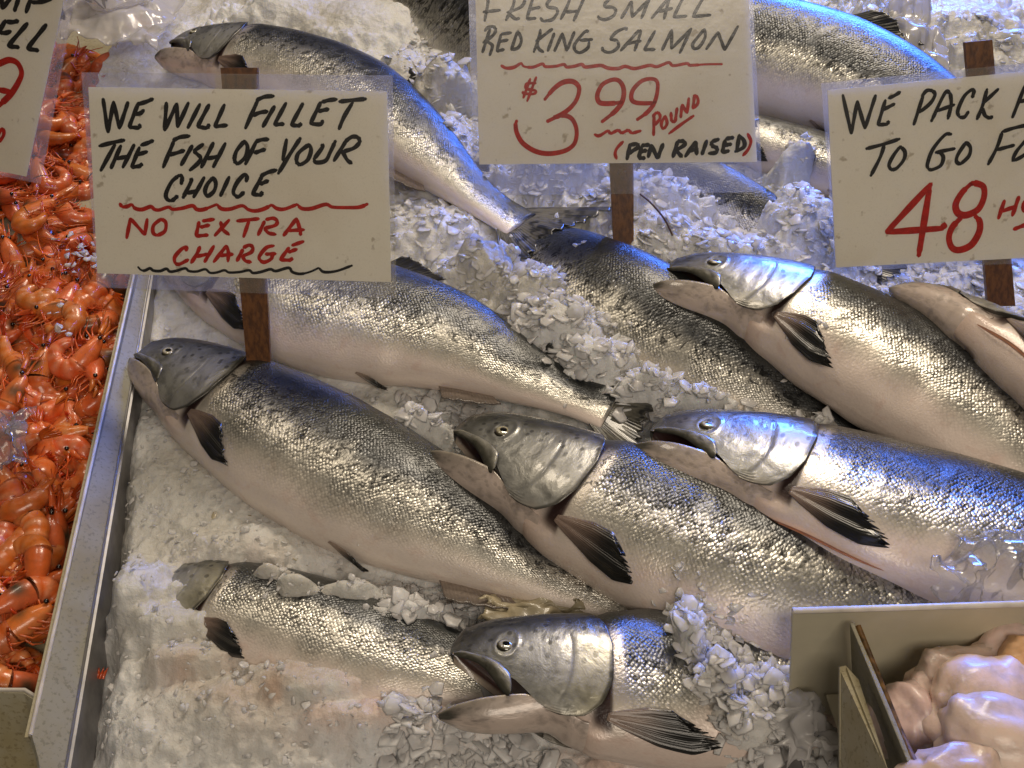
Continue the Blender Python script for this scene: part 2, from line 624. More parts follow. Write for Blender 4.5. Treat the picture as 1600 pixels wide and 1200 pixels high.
class Fish:
    def __init__(f, label, spine, roll=0.0, jaw=0.0, depth=1.0, width=1.0, hk=1.0, pink=0.5, dark=0.5, seed=1, L=None,
                 fins=('pectoral', 'pelvic', 'dorsal', 'adipose', 'anal', 'tail'), pec=(0.12, 0.035), slit=False, tailbend=0.0,
                 start_z=0.028, head_rise=0.0, gold=0.0, vs=0.03, tk=1.0, pv=.765, jl=.010):
        f.roll, f.jaw, f.dk, f.wk, f.seed = rad(roll), rad(jaw), depth, width, seed
        f.pink, f.dark, f.gold, f.hk, f.jl, f.pv, f.vs, f.tk = pink, dark, gold, hk, jl, pv, vs, tk
        P = np.array([at(q[0], q[1], q[2] if len(q) > 2 else start_z) for q in spine])
        C = catmull(P, 240)
        d = np.r_[0, np.cumsum(np.linalg.norm(np.diff(C, axis=0), axis=1))]
        f.L = d[-1] if L is None else L
        f.s0 = d / f.L
        f.C = C
        f.T = np.gradient(C, axis=0)
        f.T /= np.linalg.norm(f.T, axis=1)[:, None]
        k = np.ones(21) / 21
        f.T = np.stack([np.convolve(np.pad(f.T[:, i], 10, mode='edge'), k, 'valid') for i in range(3)], 1)
        f.origin = C[len(C) // 2].copy()
        f.origin[2] = 0
        f.root = thing('salmon', label, 'fish', f.origin, 'whole salmon laid out on the ice')
        f.body()
        f.head()
        f.lower_jaw()
        f.upper_jaw()
        f.eye()
        for nm in fins:
            if nm == 'pectoral':
                f.draped_fin('pectoral_fin', .215, f.pv, pec[0], pec[1], .128, .058, (0.24, 0.17, 0.135), 0.006)
            if nm == 'pelvic':
                f.draped_fin('pelvic_fin', .54, .93, .5, .02, .075, .022, (0.36, 0.27, 0.21), 0.004)
            if nm == 'dorsal':
                f.median_fin('dorsal_fin', .44, .55, +1, .055, .05, (0.05, 0.05, 0.05))
            if nm == 'adipose':
                f.median_fin('adipose_fin', .80, .825, +1, .022, .035, (0.05, 0.05, 0.05))
            if nm == 'anal':
                f.median_fin('anal_fin', .70, .80, -1, .045, .03, (0.32, 0.25, 0.20))
            if nm == 'tail':
                f.tail_fin(tailbend)
        if slit:
            f.belly_slit()

    # fish space (s along, y dorsal, z flank; all in body lengths) -> world
    def pos(f, s, y, z):
        s = np.asarray(s, float)
        s = np.where(s < .22, s * f.hk, .22 * f.hk + (s - .22) / .78 * (1 - .22 * f.hk))
        sc = np.clip(s, f.s0[0], min(1.0, f.s0[-1]))
        c = np.stack([np.interp(sc, f.s0, f.C[:, i]) for i in range(3)], -1)
        t = np.stack([np.interp(sc, f.s0, f.T[:, i]) for i in range(3)], -1)
        t /= np.linalg.norm(t, axis=-1, keepdims=True)
        c = c + t * ((s - sc) * f.L)[..., None]
        n = np.cross(np.array([0, 0, 1.0]), t)
        n /= np.linalg.norm(n, axis=-1, keepdims=True)
        b = np.cross(t, n)
        y, z = np.asarray(y) * f.L, np.asarray(z) * f.L
        yy = y * math.cos(f.roll) + z * math.sin(f.roll)
        zz = z * math.cos(f.roll) - y * math.sin(f.roll)
        return c + n * yy[..., None] + b * zz[..., None]

    def surf(f, s, v, side=1.0, k=1.0):
        hd, hv, wd = prof(s)
        th = np.asarray(v) * math.pi
        c, sn = np.cos(th), np.sin(th)
        y = np.where(c > 0, hd, hv) * np.sign(c) * np.abs(c) ** 0.92 * f.dk
        z = wd * np.abs(sn) ** 0.86 * f.wk
        return y * k, z * k * side

    def jaw_rot(f, s, y, wgt):
        a = f.jaw * wgt
        ds, dy = s - .128, y + .03
        sag = (.003 + .016 * f.jaw) * np.exp(-((s - .150) / .045) ** 2) * sstep(-.03, -.075, y)
        return .128 + ds * np.cos(a) - dy * np.sin(a), -.03 + dy * np.cos(a) + ds * np.sin(a) - sag

    def colors(f, S, v, headlike=False):
        n = fbm(S * 26 + f.seed * 3.1, v * 9, 3, f.seed)
        n2 = fbm(S * 9 + f.seed, v * 4, 3, f.seed + 5)
        vv = v + 0.026 * n + 0.024 * n2 - (f.vs + .025) * (1 - sstep(.5, .75, v))
        dors = np.array([0.034, 0.037, 0.034]) * (1.2 - 0.5 * f.dark)
        mid = np.array([0.125, 0.13, 0.135]) * (1.15 - 0.4 * f.dark)
        silv = np.array([0.76, 0.73, 0.65])
        warm = np.array([0.68, 0.62, 0.53])
        belly = np.array([0.80, 0.73, 0.65]) * (1 - f.pink) + np.array([0.80, 0.65, 0.57]) * f.pink
        kn = [(0.29, dors), (0.41, mid), (0.50, silv), (0.61, silv * 0.86), (0.69, warm), (0.78, belly), (1.1, belly * 1.0)]
        col = np.stack([np.interp(vv, [k[0] for k in kn], [k[1][i] for k in kn]) for i in range(3)], -1)
        met = np.interp(vv, [.20, .38, .50, .6, .70, .80], [.20, .62, .95, .85, .40, .08])
        scl = np.interp(vv, [.03, .25, .45, .58, .70, .82], [.35, .65, 1, .9, .35, .05])
        spt = np.interp(vv, [.02, .2, .50, .60], [.8, 1, .9, 0]) * (0.6 + 0.5 * f.dark)
        return col, np.stack([met, scl, spt], -1)

    def body(f):
        nr, nc = 190, 84
        s = np.r_[np.linspace(.112, .27, 60, endpoint=False), np.linspace(.27, 1.0, nr - 60)]
        c = np.arange(nc) / nc * 2          # 0..2, 1 = ventral
        S, Cc = np.meshgrid(s, c, indexing='ij')
        v = np.where(Cc <= 1, Cc, 2 - Cc)
        side = np.where(Cc <= 1, 1.0, -1.0)
        k = 1 - 0.075 * (1 - sstep(.195, .235, S)) * (1 - sstep(.84, .89, v)) - 0.06 * (1 - sstep(.14, .18, S))
        k = k + 0.006 * fbm(S * 14 + f.seed, v * 5, 3, f.seed + 2)
        y, z = f.surf(S, v, side, k)
        # fallen-in belly wall where the fish was gutted
        wv = sstep(.60, .85, v) * sstep(.24, .32, S) * (1 - sstep(.6, .7, S))
        z = z * (1 - 0.10 * wv * (1 + 0.5 * np.sin(S * 60 + f.seed)))
        ws = (1 - sstep(.11, .215, S)) * sstep(.62, .82, v)
        S2, y2 = f.jaw_rot(S, y, ws)
        W = f.pos(S2, y2, z)
        col, msk = f.colors(S, v)
        # bare skin right behind the gill cover, dark gill slit under its rim
        slitm = sstep(.185, .205, S) * (1 - sstep(.219, .226, S)) * (1 - sstep(.82, .87, v)) * sstep(.25, .36, v)
        col = col * (1 - slitm[..., None]) + np.array([.035, .018, .016]) * slitm[..., None]
        msk = msk * (1 - slitm[..., None])
        shoulder = sstep(.219, .224, S) * (1 - sstep(.232, .246, S)) * sstep(.32, .42, v) * (1 - sstep(.8, .9, v))
        col = col * (1 - .75 * shoulder[..., None]) + np.array([.62, .56, .48]) * .75 * shoulder[..., None]
        msk[..., 1] *= 1 - shoulder
        thro = (1 - sstep(.16, .24, S)) * sstep(.78, .88, v)
        tcol = np.array([.70, .54, .45])
        col = col * (1 - thro[..., None]) + tcol * thro[..., None]
        msk = msk * (1 - thro[..., None])
        front = 1 - sstep(.115, .125, S)
        col = col * (1 - front[..., None]) + np.array([.07, .03, .025]) * front[..., None]
        msk = msk * (1 - front[..., None])
        F = grid_faces(nr, nc, wrap=True)
        F.append(list(range(nc))[::-1])
        F.append([(nr - 1) * nc + i for i in range(nc)])
        uv = np.stack([S * f.L, v * .175 + np.where(side > 0, 0, .37) + .11 * f.seed], -1)
        o = new_mesh('body', W.reshape(-1, 3), F, M_SKIN, f.root, tint=col.reshape(-1, 3), mask=msk.reshape(-1, 3),
                     uv=uv.reshape(-1, 2), origin=f.origin)
        FISH_BVH.append(BVHTree.FromPolygons([Vector(p) for p in W.reshape(-1, 3)], F))
        return o

    def head(f):
        nr, nh = 120, 46
        a = np.r_[np.linspace(0, 1, nr - 4) ** 0.9, [1.002, 1.001, 1.0, .995]]
        kk = np.r_[np.ones(nr - 4), [.985, .955, .92, .88]]
        cc = np.linspace(-1, 1, 2 * nh + 1)
        A, Cc = np.meshgrid(a, cc, indexing='ij')
        K = np.repeat(kk[:, None], 2 * nh + 1, 1)
        nose = np.sqrt(np.clip(1 - (1 - np.clip(A * .2 / .016, 0, 1)) ** 2, 0.0004, 1))
        K = K * nose
        b = np.abs(Cc)
        SE = np.interp(b, [0, .2, .4, .55, .7, .82, .92, 1.0], [.165, .190, .214, .223, .221, .209, .186, .148])
        S = np.maximum(A * SE, 0.0)
        v = b * vmax_fn(S)
        side = np.where(Cc >= 0, 1.0, -1.0)
        seed = f.seed
        infl = 1 + 0.045 * sstep(.55, .95, A) * sstep(.12, .4, v)
        # pre-opercle groove, sub-opercle line, cheek plates
        sp = .150 + .020 * np.sin(np.clip((v - .3) / .5, 0, 1) * math.pi)
        g1 = np.exp(-((S - sp) / .0028) ** 2) * sstep(.36, .46, v) * sstep(.88, .82, v)
        g2 = np.exp(-((v - (.66 + (S - .16) * 1.2)) / .012) ** 2) * sstep(.165, .175, S)
        ring = np.hypot((S - .080), (np.cos(v * math.pi) * .058 - .012 + .011 * max(0.0, min(1.0, (f.roll + rad(10)) / rad(19)))))
        g3 = np.exp(-((ring - .0155) / .003) ** 2) * (S < .125)
        brow = np.exp(-((v - .27) / .035) ** 2) * np.exp(-((S - .08) / .025) ** 2)
        rel = -.014 * g1 - .012 * g2 + .03 * g3 - .02 * brow + .006 * fbm(S * 80 + seed, v * 14, 3, seed)
        rel = rel * sstep(0, .02, S)
        y, z = f.surf(S, v, side, infl * (1 + rel) * K)
        y = y + .006 * (1 - nose)
        W = f.pos(S, y, z)
        # colour
        n = fbm(S * 55 + seed * 2, v * 11, 3, seed + 9)
        top = np.array([.040, .041, .031])
        cheek = np.array([.32, .32, .30])
        oper = np.array([.46, .455, .42]) + np.array([.10, .05, -.12]) * f.gold * sstep(.145, .20, S + .008 * n)[..., None]
        low = np.array([.55, .46, .37])
        vv = v + .03 * n
        tz = (1 - sstep(.29, .52, vv))[..., None]
        back = sstep(.11, .15, S + .01 * n)[..., None]
        col = cheek * (1 - back) + oper * back
        col = col * (1 - tz) + top * tz
        lowm = (sstep(.74, .85, vv) * sstep(.11, .15, S))[..., None]
        col = col * (1 - .6 * lowm) + low * .6 * lowm
        snout = (1 - sstep(.02, .085, S + .012 * n))[..., None]
        col = col * (1 - .75 * snout) + np.array([.035, .034, .028]) * .75 * snout
        lines = np.clip(g1 + .7 * g2, 0, 1)[..., None]
        col = col * (1 - .5 * lines)
        rim = sstep(.965, .985, A)[..., None]
        col = col * (1 - .8 * rim) + np.array([.05, .045, .035]) * .8 * rim
        met = np.interp(vv, [.2, .42, .8, .88], [.25, .8, .8, .45]) * (1 - .6 * snout[..., 0]) * (1 - lines[..., 0])
        spt = np.interp(vv, [.1, .3, .6, .7], [1, 1, .35, 0])
        msk = np.stack([met, 0 * met, spt], -1)
        uv = np.stack([S * f.L, v * .15 + np.where(side > 0, 0, .3) + .17 * seed], -1)
        F = grid_faces(nr, 2 * nh + 1, flip=True)
        new_mesh('head', W.reshape(-1, 3), F, M_HEAD, f.root, tint=col.reshape(-1, 3), mask=msk.reshape(-1, 3),
                 uv=uv.reshape(-1, 2), origin=f.origin)
        # roof of the mouth
        s = np.linspace(.006, .118, 30)
        c = np.linspace(-1, 1, 17)
        S, Cc = np.meshgrid(s, c, indexing='ij')
        y, z = f.surf(S, vmax_fn(S), 1.0, .985)
        W = f.pos(S, y + .004 * (1 - Cc ** 2) + .010 * (1 - Cc ** 4), z * Cc)
        col = np.zeros(W.shape) + np.array([.055, .026, .022])
        col = col + (np.abs(Cc) > .85)[..., None] * np.array([.3, .26, .2])
        new_mesh('mouth_lining', W.reshape(-1, 3), grid_faces(30, 17), M_MOUTH, f.root, tint=col.reshape(-1, 3), origin=f.origin)

    def lower_jaw(f):
        nr, nh = 60, 22
        s = np.linspace(-f.jl, .195, nr)
        cc = np.linspace(-1.5, 1.5, 3 * nh + 1)
        S, Cc = np.meshgrid(s, cc, indexing='ij')
        b = np.abs(Cc)
        side = np.where(Cc >= 0, 1.0, -1.0)
        vr = vmax_fn(np.maximum(S + f.jl * .5, 0)) + .006 - .05 * sstep(.12, .15, S)
        bo = np.clip(b, 0, 1)
        v = 1 - (1 - vr) * bo
        Sx = np.clip(S + (f.jl + .004) * (1 - sstep(.02, .12, S)), .004, 1)
        k = 1.0 - .06 * sstep(.145, .185, S)
        y, z = f.surf(Sx, v, side, 1.0)
        # blunt rounded tip
        tipk = np.sqrt(np.clip((S + f.jl + .0005) / .022, 0, 1))
        y, z = y * k * (.66 + .34 * tipk), z * k * (.30 + .70 * tipk)
        yr, _z = f.surf(Sx, vr, side, 1.0)
        y = yr + (y - yr) * (1 + .28 * (1 - sstep(.06, .15, S)) * tipk)
        # inner side of the jaw: columns past 1 fold back inside
        inn = np.clip((b - 1) / .5, 0, 1)
        z = z * (1 - inn * .98)
        y = y + (-.018 * np.sin(inn * math.pi / 2) + .006 * np.sin(np.clip(inn * 3, 0, 1) * math.pi)) * tipk * (1 - sstep(.08, .13, S)) + .02 * inn * sstep(.10, .15, S)
        ws = 1 - sstep(.105, .20, S)
        S2, y2 = f.jaw_rot(S, y, ws)
        W = f.pos(S2, y2, z)
        n = fbm(S * 60, v * 12, 3, f.seed + 3)
        pale = np.array([.64, .53, .46])
        grey = np.array([.075, .07, .058])
        g = (sstep(.13, .0, S) * .75 * (1 - sstep(.70, .90, v + .05 * n)) + sstep(.020 - f.jl, -f.jl, S + .006 * n) * .75 + .12 * np.clip(n, 0, 1))
        g = np.clip(g, 0, 1)[..., None]
        col = pale * (1 - g) + grey * g
        im = sstep(.05, .4, inn)[..., None]
        col = col * (1 - im) + np.array([.10, .045, .038]) * im
        rimm = (np.exp(-((b - 1.0) / .06) ** 2) * (S < .12))[..., None]
        col = col * (1 - .5 * rimm) + np.array([.5, .44, .34]) * .5 * rimm
        # branchiostegal folds
        y = y
        uv = np.stack([S * f.L, v * .15], -1)
        msk = np.zeros(W.shape)
        msk[..., 0] = .12
        msk[..., 2] = .25 * (v < .85)
        new_mesh('lower_jaw', W.reshape(-1, 3), grid_faces(nr, 3 * nh + 1), M_HEAD, f.root, tint=col.reshape(-1, 3),
                 mask=msk.reshape(-1, 3), uv=uv.reshape(-1, 2), origin=f.origin)

    def upper_jaw(f):
        # maxilla: a long bone plate along the upper lip with a rounded rear end
        n, m = 40, 9
        t = np.linspace(0, 1, n)
        q = np.linspace(-1, 1, m)
        Tt, Q = np.meshgrid(t, q, indexing='ij')
        S = .008 + .100 * Tt
        wid = .0055 + .0075 * sstep(.25, .85, Tt)
        wid = wid * np.sqrt(np.clip(1 - ((Tt - .86) / .145).clip(0, 1) ** 2, 0.01, 1)) * (.35 + .65 * sstep(0, .12, Tt))
        hd, hv, wd = prof(S)
        yl, zl = f.surf(S, vmax_fn(S), 1.0, 1.0)
        y = yl + wid * (Q * 1.0 + .45)
        vv = np.arccos(np.clip(y / (np.where(y > 0, hd, hv) * f.dk), -.999, .999)) / math.pi
        _, zs = f.surf(S, vv, 1.0, 1.0)
        z = zs + .0030 * np.sqrt(np.clip(1 - Q ** 2, 0, 1)) + .0006
        ws = .30 * sstep(.25, 1.0, Tt)
        S2, y2 = f.jaw_rot_at(S, y, ws, .02, -.004)
        W = f.pos(S2, y2, z)
        nn = fbm(S * 90, Q * 2, 2, f.seed + 4)
        col = np.array([.09, .086, .066]) + np.array([.26, .25, .22]) * (np.clip(Q * .8 + .3 + .4 * nn, 0, 1))[..., None]
        edge = (np.abs(Q) > .9)[..., None]
        col = np.where(edge, col * .35, col)
        msk = np.zeros(W.shape)
        msk[..., 0] = .45
        new_mesh('upper_jaw', W.reshape(-1, 3), grid_faces(n, m, flip=True), M_HEAD, f.root, tint=col.reshape(-1, 3),
                 mask=msk.reshape(-1, 3), uv=np.stack([S * f.L, y * f.L], -1).reshape(-1, 2), origin=f.origin)

    def jaw_rot_at(f, s, y, wgt, hs, hy):
        a = f.jaw * wgt
        ds, dy = s - hs, y - hy
        return hs + ds * np.cos(a) + dy * np.sin(a), hy + dy * np.cos(a) - ds * np.sin(a)

    def eye(f):
        sc_, yc_ = .080, .012 - .011 * max(0.0, min(1.0, (f.roll + rad(10)) / rad(19)))
        hd, hv, wd = prof(sc_)
        v0 = math.acos(yc_ / (hd * f.dk)) / math.pi
        _, z0 = f.surf(sc_, v0, 1.0, 1.0)
        R = .0108
        rings = [(0, .0026), (.3, .0026), (.42, .0025), (.5, .0024), (.62, .0022), (.8, .0017), (.95, .0008), (1.1, -.001), (1.25, -.003)]
        cols = [(.004, .004, .005)] * 3 + [(.50, .43, .24), (.58, .53, .36), (.48, .44, .31), (.16, .14, .09), (.04, .035, .025), (.04, .035, .025)]
        seg = 28
        V, Cc = [], []
        for (r, h), c in zip(rings, cols):
            for k in range(seg):
                a = 2 * math.pi * k / seg
                ss, yy = sc_ + R * r * math.cos(a), yc_ + R * r * .92 * math.sin(a)
                V.append((ss, yy, z0 + h - .25 * (yy - yc_)))
                Cc.append(c)
        V = np.array(V)
        W = f.pos(V[:, 0], V[:, 1], V[:, 2])
        new_mesh('eye', W, grid_faces(len(rings), seg, wrap=True), M_EYE, f.root, tint=np.array(Cc), origin=f.origin)

    def draped_fin(f, name, s0, v0, ang, lift, length, width, basecol, gap):
        n, m = 34, 15
        t = np.linspace(0, 1, n)
        q = np.linspace(-1, 1, m)
        Tt, Q = np.meshgrid(t, q, indexing='ij')
        # leaf outline: narrow root, straight leading edge, ragged tip
        rag = .06 * np.sin(Q * 23 + f.seed) * sstep(.7, 1, Tt)
        lead = np.interp(Tt, [0, .15, .5, .8, 1], [.22, .5, .95, 1.0, .55])
        ln = length * (1 - .30 * ((1 + Q) / 2) ** 1.4 * 1.0) * (1 + rag)
        along = Tt * ln
        across = -Q * width * lead * .5
        ca, sa = math.cos(ang), math.sin(ang)
        ds = along * ca - across * sa
        dv = (along * sa + across * ca)
        S = s0 + ds
        v = np.clip(v0 + dv * 2.6, 0, 1.35)
        hd, hv, wd = prof(S)
        th = v * math.pi
        y = np.where(np.cos(th) > 0, hd, hv) * np.cos(th) * f.dk
        z = wd * np.sin(th) * f.wk
        # push outward along the section normal
        hh = np.where(np.cos(th) > 0, hd, hv) * f.dk
        ny, nz = np.cos(th) / hh, np.sin(th) / (wd * f.wk)
        nl = np.hypot(ny, nz)
        off = gap * .5 + lift * .5 * Tt ** 1.6 + .0025 * np.sin(Q * 7 + f.seed) * Tt
        y = y + ny / nl * off
        z = z + nz / nl * off
        W = f.pos(S, y, z)
        dk = sstep(.12, .7, Tt + .25 * (-Q) * .5)[..., None]
        col = np.array(basecol) * (1 - dk) + np.array([.016, .016, .015]) * dk
        uv = np.stack([Tt, (Q + 1) / 2], -1)
        o = new_mesh(name, W.reshape(-1, 3), grid_faces(n, m), M_FIN, f.root, tint=col.reshape(-1, 3), uv=uv.reshape(-1, 2), origin=f.origin)
        md = o.modifiers.new('thickness', 'SOLIDIFY')
        md.thickness = .0012
        return o

    def median_fin(f, name, sa, sb, sgn, h, sweep, col0):
        n, m = 22, 14
        q = np.linspace(0, 1, n)
        t = np.linspace(0, 1, m)
        Q, Tt = np.meshgrid(q, t, indexing='ij')
        hgt = h * (np.interp(Q, [0, .12, .3, 1], [.75, 1.0, .95, .45]))
        hgt = hgt * (1 + .06 * np.sin(Q * 31))
        S = sa + (sb - sa) * Q + sweep * Tt * (1.0)
        hd, hv, wd = prof(sa + (sb - sa) * Q)
        base = np.where(sgn > 0, hd, hv) * f.dk * .93
        y = sgn * (base + hgt * Tt * .72)
        z = .004 * np.sin(Q * 6) * Tt + .010 * Tt * Tt
        W = f.pos(S, y, z)
        dk = sstep(.1, .9, Tt)[..., None]
        col = np.array(col0) * (1 - dk * .6) + np.array([.02, .02, .02]) * dk * .6
        o = new_mesh(name, W.reshape(-1, 3), grid_faces(n, m), M_FIN, f.root, tint=col.reshape(-1, 3),
                     uv=np.stack([Tt, Q], -1).reshape(-1, 2), origin=f.origin)
        md = o.modifiers.new('thickness', 'SOLIDIFY')
        md.thickness = .0014

    def tail_fin(f, bend):
        n, m = 26, 41
        t = np.linspace(0, 1, n)
        q = np.linspace(-1, 1, m)
        Tt, Q = np.meshgrid(t, q, indexing='ij')
        ln = .085 + .035 * np.abs(Q) ** 1.5 + .006 * np.sin(Q * 37)
        S = .975 + Tt * ln
        y = Q * (.036 + .058 * f.tk * Tt ** .85) * f.dk
        z = .0035 * np.sin(Q * 9) * Tt + bend * Tt * Tt * .08
        W = f.pos(S, y, z)
        n_ = fbm(Tt * 9, Q * 9, 2, f.seed + 11)
        sp = (n_ > .35)[..., None]
        col = np.array([.15, .14, .11]) * np.ones(W.shape)
        col = np.where(sp, .03, col)
        dk = sstep(.6, 1, Tt)[..., None]
        col = col * (1 - .6 * dk)
        o = new_mesh('tail_fin', W.reshape(-1, 3), grid_faces(n, m), M_FIN, f.root, tint=col.reshape(-1, 3),
                     uv=np.stack([Tt, (Q + 1)], -1).reshape(-1, 2), origin=f.origin)
        md = o.modifiers.new('thickness', 'SOLIDIFY')
        md.thickness = .0014

    def belly_slit(f):
        n, m = 40, 9
        s = np.linspace(.19, .35, n)
        q = np.linspace(-1, 1, m)
        S, Q = np.meshgrid(s, q, indexing='ij')
        prf = np.sin(np.clip((S - .19) / .16, 0, 1) * math.pi) ** .5
        v = .955 + .009 * Q * prf + .006 * np.sin(S * 40)
        y, z = f.surf(S, v, 1.0, 1.012 - .0 * Q)
        hd, hv, wd = prof(S)
        lip = .0035 * (np.abs(Q) ** 2) * prf
        W = f.pos(S, y - lip, z + lip)
        red = (1 - np.abs(Q))[..., None]
        col = np.array([.66, .40, .28]) * (1 - red) + np.array([.56, .26, .15]) * red
        new_mesh('belly_cut', W.reshape(-1, 3), grid_faces(n, m, flip=True), M_MOUTH, f.root, tint=col.reshape(-1, 3), origin=f.origin)


FISH = {}


def make_fish(key, *a, **k):
    FISH[key] = Fish(*a, **k)


make_fish('A', 'long silver salmon at the far left, its open-mouthed head over the sign about filleting',
          [(265, 72), (400, 96), (530, 145), (640, 222), (740, 305), (815, 352)], roll=-5, jaw=16, depth=0.92, seed=1, dark=0.65, pink=.4, tailbend=0.12, start_z=.035, hk=0.8, vs=0.03, tk=1.8)
make_fish('B', 'silver salmon right behind the sign about filleting, its head hidden by the card',
          [(262, 372), (350, 418), (500, 478), (690, 532), (840, 598), (955, 640)], roll=-8, jaw=4, depth=1.14, seed=2, dark=0.7, pink=.6, start_z=.034, vs=0.04, tk=1.1)
make_fish('C', 'biggest salmon, nose against the tray rim, mouth shut, stake of the fillet sign behind it',
          [(211, 556), (288, 588), (370, 634), (480, 702), (600, 772), (720, 832), (850, 895), (1025, 966)], roll=-4, jaw=3, depth=1.02, seed=3,
          dark=0.8, pink=.35, start_z=0.028, pec=(.16, .02), fins=('pectoral', 'pelvic', 'adipose', 'anal'), jl=0.004, pv=0.735, vs=0.035)
make_fish('D', 'salmon in the centre with yellow-ringed eye, open mouth and tail going behind the cream box',
          [(706, 676), (800, 716), (920, 775), (1040, 828), (1180, 890), (1310, 925), (1450, 945)], roll=-3, jaw=18, depth=1.0, seed=4, dark=0.7, pink=.6, start_z=0.056, L=0.7, vs=0.06)
make_fish('E', 'blue-cheeked salmon above the clear wrap, its body running out at the right edge',
          [(1014, 676), (1120, 705), (1240, 742), (1360, 785), (1480, 822), (1600, 856), (1720, 890), (1790, 915)], roll=9, jaw=14, depth=1.1, seed=5,
          dark=0.65, pink=.75, start_z=0.085, slit=True, pec=(.10, .03), L=0.66, vs=0.075)
make_fish('F', 'blue-backed salmon right of the centre stake, mouth open, below the sign about packing',
          [(1034, 426), (1140, 452), (1252, 494), (1356, 552), (1460, 610), (1560, 680), (1680, 765), (1780, 835)], roll=4, jaw=18, depth=1.0, seed=6,
          dark=0.65, pink=.7, start_z=0.066, pec=(.10, .03), L=0.71, vs=0.075)
make_fish('G', 'salmon turned belly up under the right-hand sign, pale throat and cut belly showing',
          [(1400, 456), (1470, 486), (1560, 545), (1650, 615), (1770, 720), (1850, 800)], roll=42, jaw=2, depth=1.2, seed=7, dark=.4, pink=.85,
          start_z=0.085, slit=True, L=0.62)
make_fish('H', 'dark-backed salmon half buried in flaked ice beside the centre stake, head under the ice',
          [(735, 385, -.06), (850, 428, -.004), (950, 480, .022), (1060, 540, .026), (1180, 606, .026), (1300, 680, .018), (1420, 750, .0)], roll=-20, jaw=0, depth=1.05, seed=8,
          dark=0.95, pink=.4, vs=0.05)
make_fish('I', 'thick blue-backed salmon at the top between the price sign and the sign about packing',
          [(900, 15), (1080, 50), (1200, 82), (1320, 122), (1440, 182), (1560, 250), (1680, 330)], roll=-24, jaw=3, depth=0.98, seed=9, dark=0.9, pink=.3, start_z=.075, vs=0.11)
make_fish('J', 'salmon tucked under the thick blue-backed one, its gill cover at the price sign edge',
          [(1070, 180), (1130, 200), (1220, 232), (1310, 265), (1420, 312), (1540, 375)], roll=-14, jaw=2, depth=.85, seed=10, dark=.5, pink=.4, start_z=.03)
make_fish('K', 'salmon nearly covered by ice just below the price sign, only its dark back showing',
          [(820, 200), (950, 250), (1060, 300), (1150, 335), (1240, 375), (1340, 430)], roll=-35, jaw=0, depth=1.0, seed=11, dark=0.95, pink=.3, start_z=.012)
make_fish('L', 'dark speckled salmon at the top edge left of the price sign, going behind the card',
          [(520, -150), (620, -60), (720, 25), (830, 105), (940, 175), (1040, 240)], roll=-45, jaw=0, depth=1.05, seed=12, dark=.75, pink=.3, start_z=.03)
make_fish('M', 'salmon at the front left sunk in ice, only cheek, flank and one fin showing',
          [(216, 905, -.018), (304, 930, .0), (380, 952, .004), (480, 985, .004), (600, 1028, .006), (720, 1060, .006), (860, 1095, -.004), (960, 1120, -.02)], roll=5, jaw=0, depth=1.0, seed=13, dark=.45, pink=.5, gold=0.5, vs=0.02)
make_fish('N', 'front salmon with mouth gaping wide and blue gold cheek, body dug into the ice',
          [(702, 1022, .062), (820, 1042, .060), (940, 1060, .052), (1060, 1066, .040), (1180, 1052, .026), (1330, 1035, .008), (1420, 1030, -.01)], roll=3, jaw=40, depth=1.1, seed=14,
          dark=0.6, pink=.85, gold=0.45, pec=(.14, .03), L=0.57, vs=0.06)
for k_, f_ in FISH.items():
    print('fish', k_, round(f_.L, 3))

# ------------------------------------------------------------------ counter, trays
CV, CF = prism([(-2.2, .1, -.09), (2.2, .1, -.09), (2.2, 3.4, -.09), (-2.2, 3.4, -.09)], (0, 0, 1), .05)
structure(new_mesh('counter', CV, CF, M_COUNTER, smooth=False))

def edge_line(p, q, z, y0, y1):
    """world end points of an edge seen from p to q, run on between picture rows y0 and y1"""
    fx = lambda y: p[0] + (q[0] - p[0]) * (y - p[1]) / (q[1] - p[1])
    return at(fx(y0), y0, z), at(fx(y1), y1, z)


R0, R1 = edge_line((205, 450), (48, 1150), .045, 150, 1150)      # outer top edge of the rim
B0, B1 = edge_line((228, 450), (107, 1150), .030, 150, 1280)     # inner edge of the sloping band
G0, G1 = edge_line((226, 450), (146, 1150), -.030, 150, 1280)    # foot of the steel wall
rdir = (R1 - R0) / np.linalg.norm(R1 - R0)


def line_x(P, Q, y):
    return P[0] + (Q[0] - P[0]) * (y - P[1]) / (Q[1] - P[1])


def rail_x(y):
    return line_x(R0, R1, y)


_il = np.array([at(*q, 0.0) for q in [(250, 150), (232, 400), (214, 600), (186, 720), (172, 850), (150, 1000), (132, 1150), (118, 1260)]])[::-1]


def ice_left(y):
    return np.interp(y, _il[:, 1], _il[:, 0])


tray = thing('display_tray', 'speckled enamel tray with sloping rim holding the ice and salmon', 'tray', (R1[0], R1[1], -.085))
O_ = np.array(tray.location)


def quad_part(name, pts, mat, parent=tray, th=.003, origin=O_):
    o = new_mesh(name, pts, [list(range(len(pts)))], mat, parent, smooth=False, origin=origin)
    m = o.modifiers.new('thickness', 'SOLIDIFY')
    m.thickness = th
    m.offset = 0
    return o


